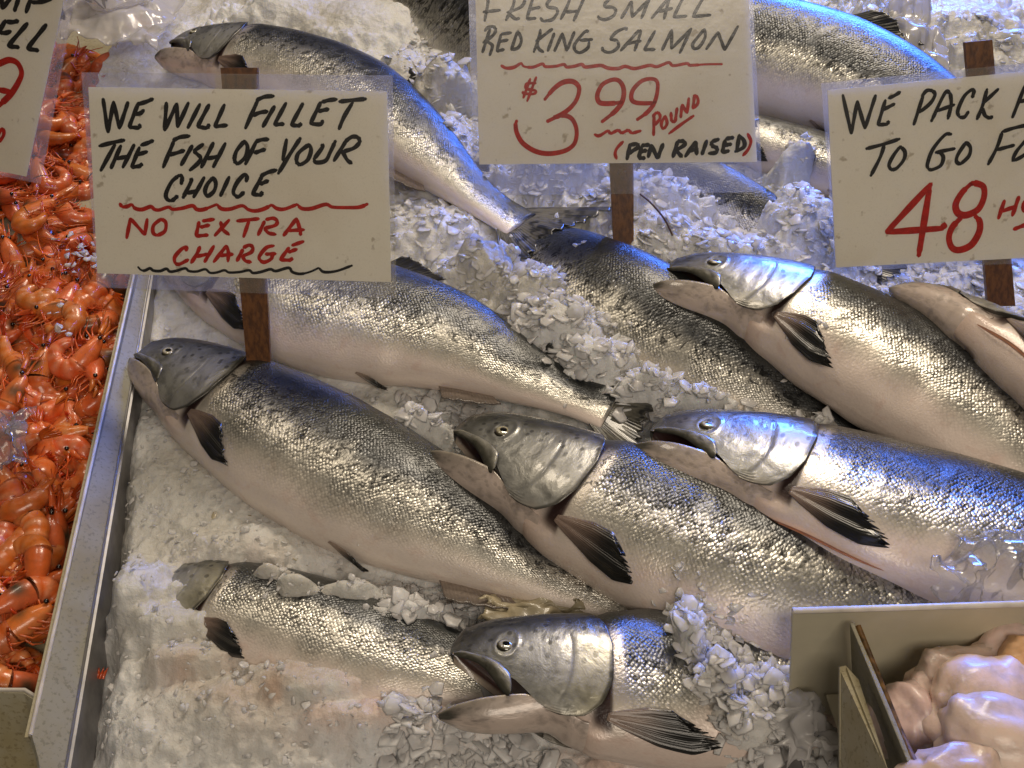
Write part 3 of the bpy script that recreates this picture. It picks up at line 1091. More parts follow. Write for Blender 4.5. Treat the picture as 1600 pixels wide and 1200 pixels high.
dz = lambda p, z: np.array([p[0], p[1], z])
quad_part('rim', [R0, R1, at(58, 1185, .041), at(72, 1280, .036), B1, B0], M_ENAMEL)
V, F = tube([R0 + [0, 0, .001], R1 + [0, 0, .001]], .0017, 6)
new_mesh('rim_edge', V, F, M_EDGE, tray, origin=O_)
V, F = tube([B0 + [.0015, 0, -.001], B1 + [.0015, 0, -.001]], .0016, 6)
new_mesh('inner_edge', V, F, M_STEEL, tray, origin=O_)
quad_part('outer_wall', [R0 - [.004, 0, .002], R1 - [.004, 0, .002], dz(R1 - [.004, 0, 0], -.085), dz(R0 - [.004, 0, 0], -.085)], M_ENAMEL_OLD)
quad_part('inner_wall', [B0 + [.003, 0, -.004], B1 + [.003, 0, -.004], G1, G0], M_STEEL)
quad_part('lower_wall', [G0 + [.001, 0, -.003], G1 + [.001, 0, -.003], dz(G1 + [.003, 0, 0], -.082), dz(G0 + [.003, 0, 0], -.082)], M_STEEL)
quad_part('floor', [dz(G0, -.084), dz(G1, -.084), (1.3, G1[1], -.084), (1.3, G0[1], -.084)], M_STEEL)

# shrimp tray
s_a, s_b = at(-120, 1078, .03), at(40, 1079, .03)
s_c = at(62, 1093, .03)
st = thing('shrimp_tray', 'yellowed speckled tray front holding the pile of orange shrimp', 'tray', (s_a[0], s_a[1], -.085))
OS = np.array(st.location)
pts = [s_a, s_b, s_c]
V, F = [], []
for q in pts:
    V += [(q[0], q[1], q[2]), (q[0], q[1] - .035, -.085)]
F = [[0, 2, 3, 1], [2, 4, 5, 3]]
o = new_mesh('front_wall', V, F, M_ENAMEL_OLD, st, smooth=False, origin=OS)
m = o.modifiers.new('thickness', 'SOLIDIFY')
m.thickness = .003
V, F = tube(np.array([s_a, s_b, s_c]) + np.array([0, 0, .001]), .0018, 6)
new_mesh('edge', V, F, M_EDGE, st, origin=OS)
V, F = prism([(-1.1, .4, -.055), (rail_x(.4) - .008, .4, -.055), (rail_x(1.8) - .008, 1.8, -.055), (-1.1, 1.8, -.055)], (0, 0, 1), .003)
new_mesh('floor', V, F, M_ENAMEL_OLD, st, smooth=False, origin=OS)

# ------------------------------------------------------------------ ice bed
MOUNDS = [  # px, py, rx (m), ry (m), height
    (830, 440, .06, .05, .070), (870, 495, .07, .05, .072), (930, 555, .06, .04, .068), (760, 400, .05, .05, .070), (1010, 600, .05, .026, .060), (1090, 632, .05, .02, .056), (1270, 672, .03, .02, .050), (690, 360, .05, .05, .03),
    (1040, 360, .07, .05, .050), (1000, 300, .10, .05, .060), (1180, 395, .12, .04, .045), (1265, 330, .05, .07, .075), (1235, 300, .03, .03, .055), (1120, 385, .08, .03, .045), (900, 250, .1, .06, .07), (1250, 240, .03, .03, .07), (690, 120, .05, .05, .075),
    (1075, 1000, .022, .034, .092), (1060, 950, .02, .02, .065), (1120, 1072, .032, .022, .088), (1205, 1082, .045, .026, .082), (1170, 1125, .045, .03, .076), (1190, 1150, .06, .04, .05), (1020, 1185, .05, .015, .03),
    (205, 915, .035, .04, .045), (260, 975, .05, .025, .032), (460, 912, .026, .014, .050), (420, 895, .02, .012, .042), (545, 925, .04, .014, .036), (630, 950, .04, .014, .034), (480, 1070, .08, .026, .036),
    (290, 1030, .045, .022, .030), (570, 1110, .08, .026, .036), (640, 1130, .06, .022, .026), (400, 1100, .10, .04, .028),
    (560, 20, .14, .12, .060), (460, 10, .12, .05, .06), (640, 100, .06, .10, .05), (700, 210, .05, .08, .05), (1500, 40, .18, .16, .12), (1440, 120, .05, .08, .08),
    (270, 430, .04, .06, .015), (380, 860, .07, .025, .02), (655, 660, .04, .02, .045), (1320, 640, .05, .02, .02),
]


def ice_h(x, y):
    h = .004 + .009 * fbm(x * 7, y * 7, 3, 31) + .0022 * fbm(x * 42, y * 42, 3, 33)
    mx = 0 * x
    wob = 1 + .45 * fbm(x * 60, y * 60, 3, 41)
    for (px, py, rx, ry, hh) in MOUNDS:
        c = at(px, py, hh * .8)
        mx = np.maximum(mx, hh * np.exp(-((((x - c[0]) / rx) ** 2 + ((y - c[1]) / ry) ** 2) * wob) ** 1.15))
    h = h + mx
    # lower along the near rim so the steel wall shows
    xl = ice_left(y)
    near = sstep(.92, .55, y)
    h = h - (.004 + .030 * near) * (1 - sstep(.0, .018 + .01 * near, x - xl + .004 * vnoise(y * 60, y * 0, 5)))
    return h


NU, NY = 560, 470
u = np.linspace(0, 1, NU) ** 1.05
yy = .33 + (2.25 - .33) * np.linspace(0, 1, NY) ** 1.25
Ug, Yg = np.meshgrid(u, yy, indexing='ij')
XL = ice_left(Yg) - .004 + .003 * vnoise(Yg * 90, Yg * 0, 8) - .10 * sstep(1.22, 1.5, Yg)
Xg = XL + (1.30 - XL) * Ug
Hg = ice_h(Xg, Yg)
# chunky facets: every small cell leans its own way
cell = .011


def facets(x, y, cs, seed):
    gx, gy = np.floor(x / cs).astype(int), np.floor(y / cs).astype(int)
    r = np.random.default_rng(seed).uniform(-1, 1, (128, 128, 5))
    best = np.full(x.shape, 1e9)
    val = np.zeros(x.shape)
    for dx in (-1, 0, 1):
        for dy in (-1, 0, 1):
            rr = r[(gx + dx) % 128, (gy + dy) % 128]
            cx, cy = (gx + dx + .5 + .45 * rr[..., 0]) * cs, (gy + dy + .5 + .45 * rr[..., 1]) * cs
            d = (x - cx) ** 2 + (y - cy) ** 2
            vv = rr[..., 2] * .4 + rr[..., 3] * (x - cx) / cs + rr[..., 4] * (y - cy) / cs
            val = np.where(d < best, vv, val)
            best = np.minimum(d, best)
    return val


crisp = np.clip(sstep(-.35, .0, Xg + .1 * vnoise(Xg * 5, Yg * 5, 3)) * sstep(1.70, 1.25, Yg), .14, 1)
Hg = Hg + crisp * (.0042 * facets(Xg, Yg, .017, 1) + .0022 * facets(Xg, Yg, .009, 2)) + .0013 * facets(Xg, Yg, .007, 4)
V = np.stack([Xg, Yg, Hg], -1).reshape(-1, 3)
stain = np.zeros(Xg.shape)
for (px, py, rx, ry, a) in [(520, 1085, .09, .03, .8), (330, 1040, .05, .02, .7), (960, 1185, .06, .02, .7), (700, 1110, .05, .02, .5), (400, 870, .06, .02, .3)]:
    c = at(px, py, .03)
    stain = np.maximum(stain, a * np.exp(-((Xg - c[0]) / rx) ** 2 - ((Yg - c[1]) / ry) ** 2))
stain = np.clip(stain * (1 + .8 * fbm(Xg * 50, Yg * 50, 3, 77)), 0, 1)[..., None]
ice_tint = (1 - stain) + np.array([.92, .72, .62]) * stain
structure(new_mesh('ice_bed', V, grid_faces(NU, NY, flip=True), M_ICE, tint=ice_tint.reshape(-1, 3)), 'stuff')


def fish_top(x, y):
    z = -1.0
    for b in FISH_BVH:
        r = b.ray_cast(Vector((x, y, .5)), Vector((0, 0, -1)))
        if r[0] is not None:
            z = max(z, r[0].z)
    return z


def flake_mesh(spots, seed):
    g = np.random.default_rng(seed)
    V, F = [], []
    for (x, y, z, size) in spots:
        k = int(g.integers(5, 8))
        ang = np.sort(g.uniform(0, 2 * math.pi, k)) if g.random() < .35 else np.linspace(0, 2 * math.pi, k, endpoint=False) + g.uniform(-.4, .4, k)
        r = size * g.uniform(.7, 1.1, k)
        t = size * g.uniform(.07, .17)
        asp = g.uniform(.5, 1.0)
        pts = np.stack([r * np.cos(ang), asp * r * np.sin(ang), np.zeros(k)], 1)
        top = pts * [.86, .86, 1] + [0, 0, t] + g.normal(0, size * .04, (k, 3))
        P = np.vstack([pts, top])
        ax, ay, az = g.normal(0, .34), g.normal(0, .34), g.uniform(0, 6.28)
        ca, sa = math.cos(az), math.sin(az)
        P = P @ np.array([[ca, sa, 0], [-sa, ca, 0], [0, 0, 1]])
        P = P @ np.array([[1, 0, 0], [0, math.cos(ax), math.sin(ax)], [0, -math.sin(ax), math.cos(ax)]])
        P = P @ np.array([[math.cos(ay), 0, -math.sin(ay)], [0, 1, 0], [math.sin(ay), 0, math.cos(ay)]])
        P = P + [x, y, z]
        o = len(V)
        V.extend(P.tolist())
        F.append([o + i for i in range(k)][::-1])
        F.append([o + k + i for i in range(k)])
        for i in range(k):
            j = (i + 1) % k
            F.append([o + i, o + j, o + k + j, o + k + i])
    return V, F


spots = []
N_TRY = 26000
px = RNG.uniform(-60, 1700, N_TRY)
py = RNG.uniform(-40, 1240, N_TRY)
dens = np.clip(sstep(560, 700, px) * .65 + .28, 0, 1)
for i in range(N_TRY):
    p = at(px[i], py[i], .01)
    x, y = p[0], p[1]
    if x < ice_left(y) + .012:
        continue
    d = dens[i]
    if px[i] > 1380 and py[i] < 140:
        d = .01
    if py[i] < 110 and px[i] < 640:
        d = .04
    if RNG.random() > d:
        continue
    h = float(ice_h(np.array(x), np.array(y)))
    ft = fish_top(x, y)
    if ft > h + .0015 and (ft > h + .009 or RNG.random() > .55):
        continue
    h = max(h, ft - .001)
    big = RNG.random()
    size = (.004 + .0095 * big ** 2.0) * (1.0 if px[i] > 600 else .40)
    spots.append((x, y, h + RNG.uniform(-.002, .006), size))
V, F = flake_mesh(spots, 5)
structure(new_mesh('ice_flakes', V, F, M_FLAKE), 'stuff')
print('flakes', len(spots))

# loose flakes lying on the fish
loose = []
for (px_, py_, rx_, n_, sz) in [(840, 640, 26, 9, .008), (870, 648, 22, 8, .006), (820, 650, 15, 5, .006), (1080, 985, 22, 40, .009), (1105, 1010, 20, 30, .009), (1130, 1060, 40, 40, .009), (1200, 1060, 30, 20, .008), (1060, 960, 16, 10, .007), (1055, 930, 10, 5, .006),
                                (1150, 1050, 40, 26, .009), (1150, 985, 22, 8, .006), (935, 520, 30, 10, .009), (900, 500, 26, 8, .009), (960, 560, 24, 10, .007), (900, 395, 20, 3, .005), (560, 905, 40, 14, .005), (700, 1000, 20, 6, .005),
                                (1280, 540, 8, 2, .003), (1235, 575, 25, 8, .006), (420, 905, 20, 8, .006)]:
    for k in range(n_):
        p = at(px_ + RNG.normal(0, rx_), py_ + RNG.normal(0, rx_ * .45), .05)
        ft = fish_top(p[0], p[1])
        h = float(ice_h(np.array(p[0]), np.array(p[1])))
        loose.append((p[0], p[1], max(ft, h) + .001, sz * RNG.uniform(.4, .95)))
V, F = flake_mesh(loose, 9)
structure(new_mesh('loose_ice_flakes', V, F, M_FLAKE), 'stuff')

# ------------------------------------------------------------------ signs


def ribbon(path, width, n, lift, taper=.35):
    """flat marker stroke on a plane with normal n"""
    P = np.asarray(path)
    T = np.gradient(P, axis=0)
    T /= np.linalg.norm(T, axis=1)[:, None] + 1e-12
    side = np.cross(n, T)
    k = len(P)
    t = np.linspace(0, 1, k)
    wd = width * .5 * (1 + .10 * np.sin(t * 9 + P[0, 0] * 300)) * np.where(t < .06, .72, 1) * np.where(t > .94, .72, 1)
    V = np.vstack([P + side * wd[:, None], P - side * wd[:, None]]) + n * lift
    ends = [P[0] - T[0] * width * .28 + n * lift, P[-1] + T[-1] * width * .28 + n * lift]
    V = np.vstack([V, ends])
    F = [[i, k + i, k + i + 1, i + 1] for i in range(k - 1)]
    F.append([0, 2 * k, k])
    F.append([k - 1, 2 * k - 1, 2 * k + 1])
    return V, F


def split_corners(pts, lim=62):
    runs, cur = [], [pts[0]]
    for i in range(1, len(pts)):
        cur.append(pts[i])
        if i < len(pts) - 1:
            a = np.subtract(pts[i], pts[i - 1])
            b = np.subtract(pts[i + 1], pts[i])
            c = np.dot(a, b) / (np.linalg.norm(a) * np.linalg.norm(b) + 1e-9)
            if c < math.cos(rad(lim)):
                runs.append(cur)
                cur = [pts[i]]
    runs.append(cur)
    return runs


def sign(label, base, lean, sleeve_q, card_q, stake_q, blocks, base_z=.02, yaw=0.0):
    a = rad(lean)
    n = np.array([math.sin(yaw) * math.cos(a), -math.cos(yaw) * math.cos(a), math.sin(a)])
    p0 = at(*base, base_z)
    root = thing('price_sign', label, 'sign', p0, None)
    up = np.array([-math.sin(yaw) * math.sin(a) * -1 * -1, math.sin(a) * math.cos(yaw), math.cos(a)])

    def pl(q, off=0.0):
        return on_plane(q[0], q[1], p0, n) + n * off

    # card
    V, F = prism([pl(q) for q in card_q], n, .0012)
    card = new_mesh('card', V, F, M_CARD, root, smooth=False, origin=p0)
    # laminate: slightly curved clear film in front of and behind the card
    for off in (.0022, -.0034):
        Q = [pl(q) for q in sleeve_q]
        m = 12
        V = []
        for i in range(m + 1):
            for j in range(m + 1):
                s_, t_ = i / m, j / m
                p = (Q[0] * (1 - s_) + Q[1] * s_) * (1 - t_) + (Q[3] * (1 - s_) + Q[2] * s_) * t_
                V.append(p + n * (off + .0003 * math.sin(s_ * 7 + t_ * 5)))
        if off > 0:
            new_mesh('clear_sleeve', V, grid_faces(m + 1, m + 1), M_SLEEVE, root, origin=p0)
        else:
            new_mesh('sleeve_back', V, grid_faces(m + 1, m + 1), M_SLEEVE_BACK, root, origin=p0)
    # stake behind the sleeve
    V, F = prism([pl(q, -.0055) for q in stake_q], n, .006)
    # run the stake down into the ice
    o = new_mesh('stake', V, F, M_WOOD, root, smooth=False, origin=p0)
    # lettering
    for ink, mat in (('black', M_BLACKINK), ('red', M_REDINK)):
        mb = MB()
        lift = .0004
        for (ox, oy, sc, col, wpx, strokes) in blocks:
            if col != ink:
                continue
            for stt in strokes:
                pts = [(ox + q[0] / sc, oy + q[1] / sc) for q in stt]
                for run in split_corners(pts):
                    W3 = np.array([pl(q) for q in run])
                    if len(run) > 2:
                        W3 = catmull(W3, 8 * len(run))
                    else:
                        W3 = np.array([W3[0] * (1 - t) + W3[1] * t for t in np.linspace(0, 1, 9)])
                    mpp = np.linalg.norm(pl((pts[0][0] + 1, pts[0][1])) - pl(pts[0]))
                    V, F = ribbon(W3, wpx * mpp * 1.3, n, lift)
                    mb.add(V, F)
                    lift += .000004
        if mb.V:
            o = mb.build('lettering', mat, card, smooth=False, origin=p0)
            o['label'] = ink + ' marker lettering'
    return root


K = 6.667
S1 = [
    (150, 140, K, 'black', 5.0, [
        [(75, 95), (125, 445), (185, 125), (245, 405), (335, 130)], [(445, 135), (345, 390), (455, 400), (457, 362)], [(430, 155), (520, 128), (595, 96)], [(405, 260), (465, 245), (500, 212)],
        [(735, 135), (715, 425), (845, 145), (850, 390), (965, 135)], [(1085, 150), (957, 400)], [(1180, 155), (1058, 385), (1160, 403), (1180, 362)], [(1340, 155), (1237, 385), (1368, 370)],
        [(35, 588), (160, 555), (298, 525)], [(200, 570), (50, 845)], [(262, 582), (157, 820)], [(400, 572), (280, 812)], [(215, 720), (330, 695)],
        [(455, 600), (372, 808), (472, 795), (475, 768)], [(470, 580), (540, 555), (598, 530)], [(430, 680), (535, 645)],
        [(700, 812), (750, 690), (815, 530)], [(805, 528), (880, 495), (978, 482)], [(755, 680), (840, 660), (922, 632)], [(1005, 582), (887, 788)],
        [(1120, 567), (1020, 640), (1100, 710), (1060, 770), (977, 842)], [(1225, 552), (1097, 812)], [(1350, 557), (1222, 808)], [(1150, 720), (1280, 695)],
        [(1550, 532), (1580, 600), (1558, 700), (1480, 778), (1438, 740), (1465, 640), (1550, 532)],
        [(888, 985), (905, 905), (870, 890), (790, 960), (732, 1080), (742, 1140), (790, 1162), (852, 1107)], [(985, 928), (990, 960), (907, 1128)], [(1130, 912), (1017, 1122)], [(950, 1080), (1060, 1050)],
        [(1225, 912), (1250, 980), (1228, 1060), (1160, 1118), (1137, 1060), (1162, 985), (1225, 912)], [(1390, 907), (1297, 1108)],
        [(1565, 958), (1580, 895), (1540, 890), (1470, 970), (1432, 1060), (1450, 1108), (1490, 1113), (1543, 1067)]]),
    (370, 140, K, 'black', 5.0, [
        [(90, 405), (220, 110)], [(207, 110), (290, 75), (388, 66)], [(165, 270), (240, 240), (323, 226)], [(395, 172), (272, 388)], [(515, 138), (392, 365), (492, 357)], [(690, 143), (567, 370), (662, 377), (665, 348)],
        [(875, 132), (767, 355), (870, 360), (898, 322)], [(890, 130), (960, 110), (1043, 100)], [(850, 225), (958, 202)], [(1068, 125), (1200, 110), (1348, 96)], [(1210, 130), (1120, 280), (1065, 412)],
        [(90, 778), (205, 538)], [(200, 540), (260, 522), (333, 516)], [(185, 660), (240, 640), (298, 621)], [(520, 517), (480, 735)], [(665, 503), (550, 680), (432, 876)],
        [(755, 568), (775, 630), (740, 730), (660, 788), (617, 750), (645, 660), (755, 568)], [(885, 572), (893, 600), (803, 725), (830, 758), (925, 740), (975, 650), (1030, 532)],
        [(1140, 532), (1012, 743)], [(1130, 540), (1200, 492), (1268, 492), (1285, 550), (1220, 608), (1110, 645)], [(1100, 640), (1150, 730), (1198, 768)],
        [(265, 900), (162, 1090), (263, 1098), (260, 1062)], [(250, 900), (330, 860), (418, 836)], [(245, 985), (330, 947)]]),
    (180, 310, K, 'red', 4.6, [
        [(50, 52), (70, 88), (120, 85), (175, 60), (210, 103), (280, 115), (370, 86), (410, 113), (460, 120), (555, 90), (600, 113), (700, 102), (805, 76), (850, 113), (920, 115), (1060, 62), (1110, 108), (1200, 110), (1322, 76),
         (1387, 115), (1457, 130), (1547, 110), (1632, 66), (1687, 105), (1767, 110), (1897, 61), (1947, 105), (2047, 105), (2192, 62), (2267, 90), (2417, 95), (2547, 90), (2630, 57)],
        [(120, 415), (160, 208), (310, 378), (335, 213)], [(480, 212), (402, 280), (397, 358), (440, 388), (518, 340), (528, 252), (480, 212)], [(875, 243), (842, 393), (968, 380)], [(912, 235), (1033, 216)], [(890, 300), (983, 276)],
        [(1100, 243), (1120, 320), (1188, 378)], [(1190, 222), (1037, 388)], [(1268, 235), (1498, 211)], [(1395, 232), (1337, 402)],
        [(738, 545), (750, 500), (690, 530), (622, 610), (622, 675), (670, 684), (763, 637)], [(885, 502), (850, 580), (792, 672)], [(1030, 493), (932, 662)], [(840, 605), (965, 580)],
        [(1027, 662), (1160, 492), (1180, 560), (1175, 657)], [(1090, 595), (1228, 580)]]),
    (370, 310, K, 'red', 4.6, [
        [(290, 237), (222, 383)], [(305, 220), (380, 206), (430, 235), (400, 280), (290, 310)], [(290, 310), (330, 358), (408, 374)], [(487, 388), (625, 207), (660, 330), (665, 382)], [(540, 335), (703, 325)],
        [(65, 530), (2, 652)], [(70, 512), (130, 486), (175, 507), (150, 560), (60, 600)], [(60, 600), (90, 648), (150, 663)], [(388, 491), (310, 512), (237, 600), (242, 648), (290, 663), (358, 630), (373, 582)], [(300, 580), (408, 575)],
        [(545, 512), (452, 638), (568, 644), (575, 617)], [(577, 489), (698, 446)], [(540, 560), (628, 527)]]),
    (180, 310, K, 'black', 3.4, [
        [(240, 712), (270, 743), (310, 750), (365, 727), (400, 750), (470, 755), (535, 732), (570, 760), (630, 755), (730, 727), (770, 755), (850, 760), (940, 737), (990, 773), (1060, 770), (1140, 747), (1190, 770), (1300, 765), (1395, 747),
         (1437, 775), (1517, 765), (1617, 737), (1677, 755), (1807, 722), (1847, 765), (1927, 785), (2027, 765), (2122, 722), (2177, 765), (2307, 755), (2470, 697)]]),
]
sign('laminated sign saying we will fillet the fish, in the shrimp and salmon corner', (400, 555), 28,
     [(125, 113), (613, 118), (619, 467), (150, 450)], [(138, 136), (605, 143), (611, 441), (152, 427)],
     [(342, 106), (400, 106), (422, 600), (386, 600)], S1, base_z=.07)

S2 = [
    (740, 0, K, 'black', 3.9, [
        [(145, -110), (150, 20), (115, 220)], [(140, -100), (330, -110)], [(102, 125), (278, 106)], [(400, -100), (420, 30), (337, 212)], [(410, -100), (530, -50), (530, 20), (480, 80), (350, 130)], [(360, 130), (430, 195), (478, 190)],
        [(640, -100), (600, 40), (552, 198), (648, 190)], [(640, -100), (730, -110)], [(590, 95), (692, 76)], [(870, -60), (775, 20), (765, 75), (858, 88), (878, 130), (820, 203), (722, 223), (697, 188)],
        [(1020, -90), (985, 40), (907, 202)], [(1170, -80), (1120, 50), (1042, 217)], [(960, 125), (1100, 115)], [(1470, -60), (1375, 30), (1360, 72), (1448, 78), (1488, 112), (1450, 170), (1370, 203), (1312, 190), (1297, 167)],
        [(115, 320), (150, 288), (208, 272), (235, 312), (200, 370), (100, 445)], [(172, 300), (92, 547)], [(130, 430), (188, 462), (193, 500), (167, 577)], [(285, 360), (242, 533), (318, 515)], [(290, 355), (393, 341)], [(260, 435), (358, 415)],
        [(455, 332), (392, 518), (460, 500), (495, 440), (492, 390), (460, 322)], [(695, 307), (685, 380), (627, 543)], [(820, 302), (650, 430)], [(660, 440), (680, 508), (728, 543)], [(840, 347), (772, 533)],
        [(842, 533), (925, 347), (970, 528), (1050, 332)], [(1198, 322), (1150, 340), (1055, 460), (1052, 528), (1110, 548), (1188, 500), (1203, 435)], [(1110, 420), (1237, 411)]]),
    (950, 0, K, 'black', 3.9, [
        [(137, 192), (245, 15), (250, 177), (430, -8), (347, 192)], [(452, 192), (640, -30), (600, 130), (582, 198)], [(530, 120), (668, 86)], [(800, -60), (682, 178), (818, 166)], [(1000, -40), (882, 173), (1068, 156)],
        [(200, 308), (170, 296), (80, 340), (22, 408), (98, 422), (110, 480), (60, 530), (0, 545), (-53, 530), (-60, 493)], [(132, 528), (320, 317), (335, 350), (277, 528)], [(200, 455), (343, 426)],
        [(490, 322), (377, 518), (488, 515)], [(562, 523), (665, 312), (660, 508), (868, 297), (747, 552)], [(1005, 303), (1010, 390), (950, 488), (892, 513), (882, 460), (940, 380), (1005, 303)], [(1022, 513), (1145, 335), (1215, 522), (1353, 272)]]),
    (740, 0, K, 'red', 4.0, [
        [(287, 682), (340, 709), (420, 700), (495, 656), (530, 694), (620, 699), (715, 666), (750, 694), (850, 690), (940, 671), (970, 698), (1050, 690), (1125, 671), (1170, 698), (1320, 682), (1400, 709), (1500, 714), (1580, 692), (1680, 714),
         (1830, 681), (1910, 694), (2030, 652), (2080, 684), (2220, 661), (2260, 680), (2420, 670), (2588, 668)]]),
    (780, 100, 7.5, 'red', 5.6, [
        [(532, 418), (640, 290), (750, 215), (860, 205), (930, 262), (930, 350), (880, 460), (760, 572), (562, 673)], [(640, 622), (760, 602), (850, 642), (900, 740), (905, 850), (868, 950), (760, 1020), (580, 1050), (420, 1020), (280, 930), (212, 820), (192, 720), (205, 662)],
        [(1440, 445), (1320, 462), (1190, 457), (1150, 400), (1162, 320), (1220, 232), (1340, 182), (1420, 212), (1460, 310), (1440, 440), (1360, 552), (1202, 678)]]),
    (780, 100, 7.5, 'red', 3.4, [
        [(430, 225), (340, 227), (302, 250), (322, 290), (418, 310), (433, 340), (370, 353), (287, 340), (277, 322)], [(365, 172), (282, 398)], [(435, 152), (327, 437)]]),
    (910, 100, 5.714, 'red', 5.0, [
        [(655, 335), (600, 350), (480, 345), (437, 310), (452, 230), (530, 152), (620, 132), (668, 162), (668, 250), (640, 350), (580, 430), (487, 498)]]),
    (910, 100, 5.714, 'red', 3.9, [
        [(107, 628), (150, 640), (230, 592), (250, 624), (320, 587), (350, 619), (410, 587), (440, 619), (522, 596)], [(363, 692), (310, 750), (292, 800), (305, 847)], [(640, 457), (635, 637)], [(627, 470), (660, 432), (690, 442), (690, 490), (640, 550)],
        [(740, 462), (707, 520), (707, 568), (730, 578), (755, 530), (740, 462)], [(790, 432), (795, 510), (828, 518), (845, 392)], [(877, 478), (890, 362), (935, 438), (950, 303)], [(1000, 282), (987, 398), (1030, 350), (1025, 297), (992, 281)],
        [(772, 622), (880, 540), (993, 461)], [(1475, 622), (1503, 690), (1480, 760), (1432, 818)]]),
    (910, 100, 5.714, 'black', 5.0, [
        [(425, 720), (397, 852)], [(415, 725), (490, 710), (500, 742), (410, 800)], [(525, 740), (502, 838), (558, 840)], [(530, 727), (598, 720)], [(515, 785), (573, 770)], [(587, 832), (615, 722), (670, 842), (720, 712)],
        [(850, 690), (807, 832)], [(850, 690), (910, 687), (910, 722), (835, 770), (888, 828)], [(917, 827), (1010, 692), (1020, 808)], [(950, 775), (1028, 757)], [(1110, 682), (1067, 807)], [(1218, 671), (1155, 692), (1152, 728), (1208, 752), (1188, 790), (1127, 798)],
        [(1275, 677), (1247, 788), (1308, 775)], [(1280, 667), (1348, 656)], [(1265, 725), (1328, 715)], [(1400, 632), (1377, 778)], [(1395, 640), (1440, 682), (1440, 740), (1362, 783)]]),
]
sign('laminated price sign in the middle reading fresh small red king salmon', (975, 415), 28,
     [(731, -40), (1175, -40), (1193, 301), (740, 306)], [(742, -32), (1168, -32), (1183, 253), (749, 257)],
     [(938, -60), (990, -60), (991, 420), (961, 420)], S2)

S3 = [
    (1300, 120, 7.5, 'black', 4.6, [
        [(125, 212), (225, 665), (295, 285), (385, 605), (510, 215)], [(625, 272), (537, 563), (652, 555), (660, 518)], [(662, 250), (730, 220), (798, 177)], [(590, 390), (732, 317)], [(1070, 210), (957, 562)],
        [(1050, 230), (1110, 162), (1180, 162), (1205, 212), (1150, 310), (1022, 418)], [(398, 843), (600, 790), (792, 727)], [(612, 800), (560, 950), (452, 1162)], [(800, 813), (853, 880), (840, 970), (760, 1068), (692, 1093), (667, 1030), (720, 920), (800, 813)]]),
    (1440, 120, 7.5, 'black', 4.6, [
        [(112, 522), (270, 195), (335, 192), (345, 320), (307, 493)], [(180, 400), (383, 326)], [(593, 243), (618, 155), (570, 160), (490, 240), (422, 400), (442, 473), (500, 470), (548, 407)], [(765, 143), (715, 330), (647, 498)], [(898, 142), (720, 310)], [(710, 360), (740, 450), (800, 488), (828, 462)],
        [(1062, 478), (1215, 90)], [(1130, 295), (1240, 270)], [(348, 672), (270, 682), (130, 850), (67, 1020), (77, 1078), (120, 1088), (220, 1040), (253, 950), (220, 892), (162, 887)], [(162, 885), (388, 841)],
        [(520, 763), (570, 830), (550, 930), (450, 1028), (407, 990), (425, 910), (520, 763)], [(945, 642), (880, 830), (777, 1028)], [(945, 642), (1080, 600), (1230, 565)], [(880, 855), (1083, 801)], [(1240, 722), (1120, 860), (1062, 968), (1080, 983), (1180, 930), (1260, 860)]]),
    (1360, 270, K, 'red', 8.0, [
        [(632, 115), (168, 618), (758, 578), (770, 530)], [(618, 132), (560, 500), (502, 865)], [(1050, 110), (950, 210), (887, 330), (912, 420), (1000, 440), (1120, 380), (1180, 260), (1178, 150), (1110, 112), (1050, 110)],
        [(940, 470), (850, 570), (817, 680), (850, 780), (930, 803), (1050, 750), (1130, 620), (1138, 510), (1090, 450)]]),
    (1360, 270, K, 'red', 5.2, [[(1395, 288), (1332, 477)], [(1545, 248), (1477, 447)], [(1370, 400), (1510, 350)], [(1610, 290), (1582, 370), (1620, 410)], [(1492, 588), (1640, 530)]]),
]
sign('laminated sign on the right with a large red 48 under black lettering', (1560, 470), 28,
     [(1284, 130), (1745, 85), (1765, 405), (1307, 425)], [(1293, 141), (1725, 100), (1742, 396), (1306, 418)],
     [(1511, 66), (1554, 62), (1590, 480), (1547, 480)], S3, base_z=.05)

S4 = [
    (0, 0, 10, 'black', 5.2, [[(-70, 110), (25, -60), (37, 135), (170, -30)], [(300, -40), (227, 172)], [(490, -40), (407, 197)], [(500, 38), (640, 28), (825, -25)], [(90, 317), (0, 470), (-60, 560)], [(100, 340), (200, 345), (288, 326)], [(0, 510), (90, 515), (173, 487)],
                              [(433, 363), (127, 720), (298, 738)], [(728, 383), (427, 760), (602, 788)]]),
    (0, 80, 5.455, 'red', 6.6, [[(-30, 125), (0, 105), (80, 75), (150, 102), (185, 180), (160, 260), (90, 370), (-20, 475)], [(90, 345), (-20, 328)]]),
    (0, 80, 5.455, 'red', 4.2, [[(35, 662), (30, 720), (-10, 775)], [(35, 665), (10, 672), (-20, 720)]]),
]
sign('tilted laminated sign at the left edge standing in the shrimp, cut off by the frame', (-60, 420), 28,
     [(-260, -110), (126, -60), (61, 288), (-280, 215)], [(-250, -100), (108, -40), (41, 276), (-268, 212)],
     [(-105, -120), (-70, -118), (-42, 425), (-78, 425)], S4, base_z=.01, yaw=-.12)

# ------------------------------------------------------------------ shrimp


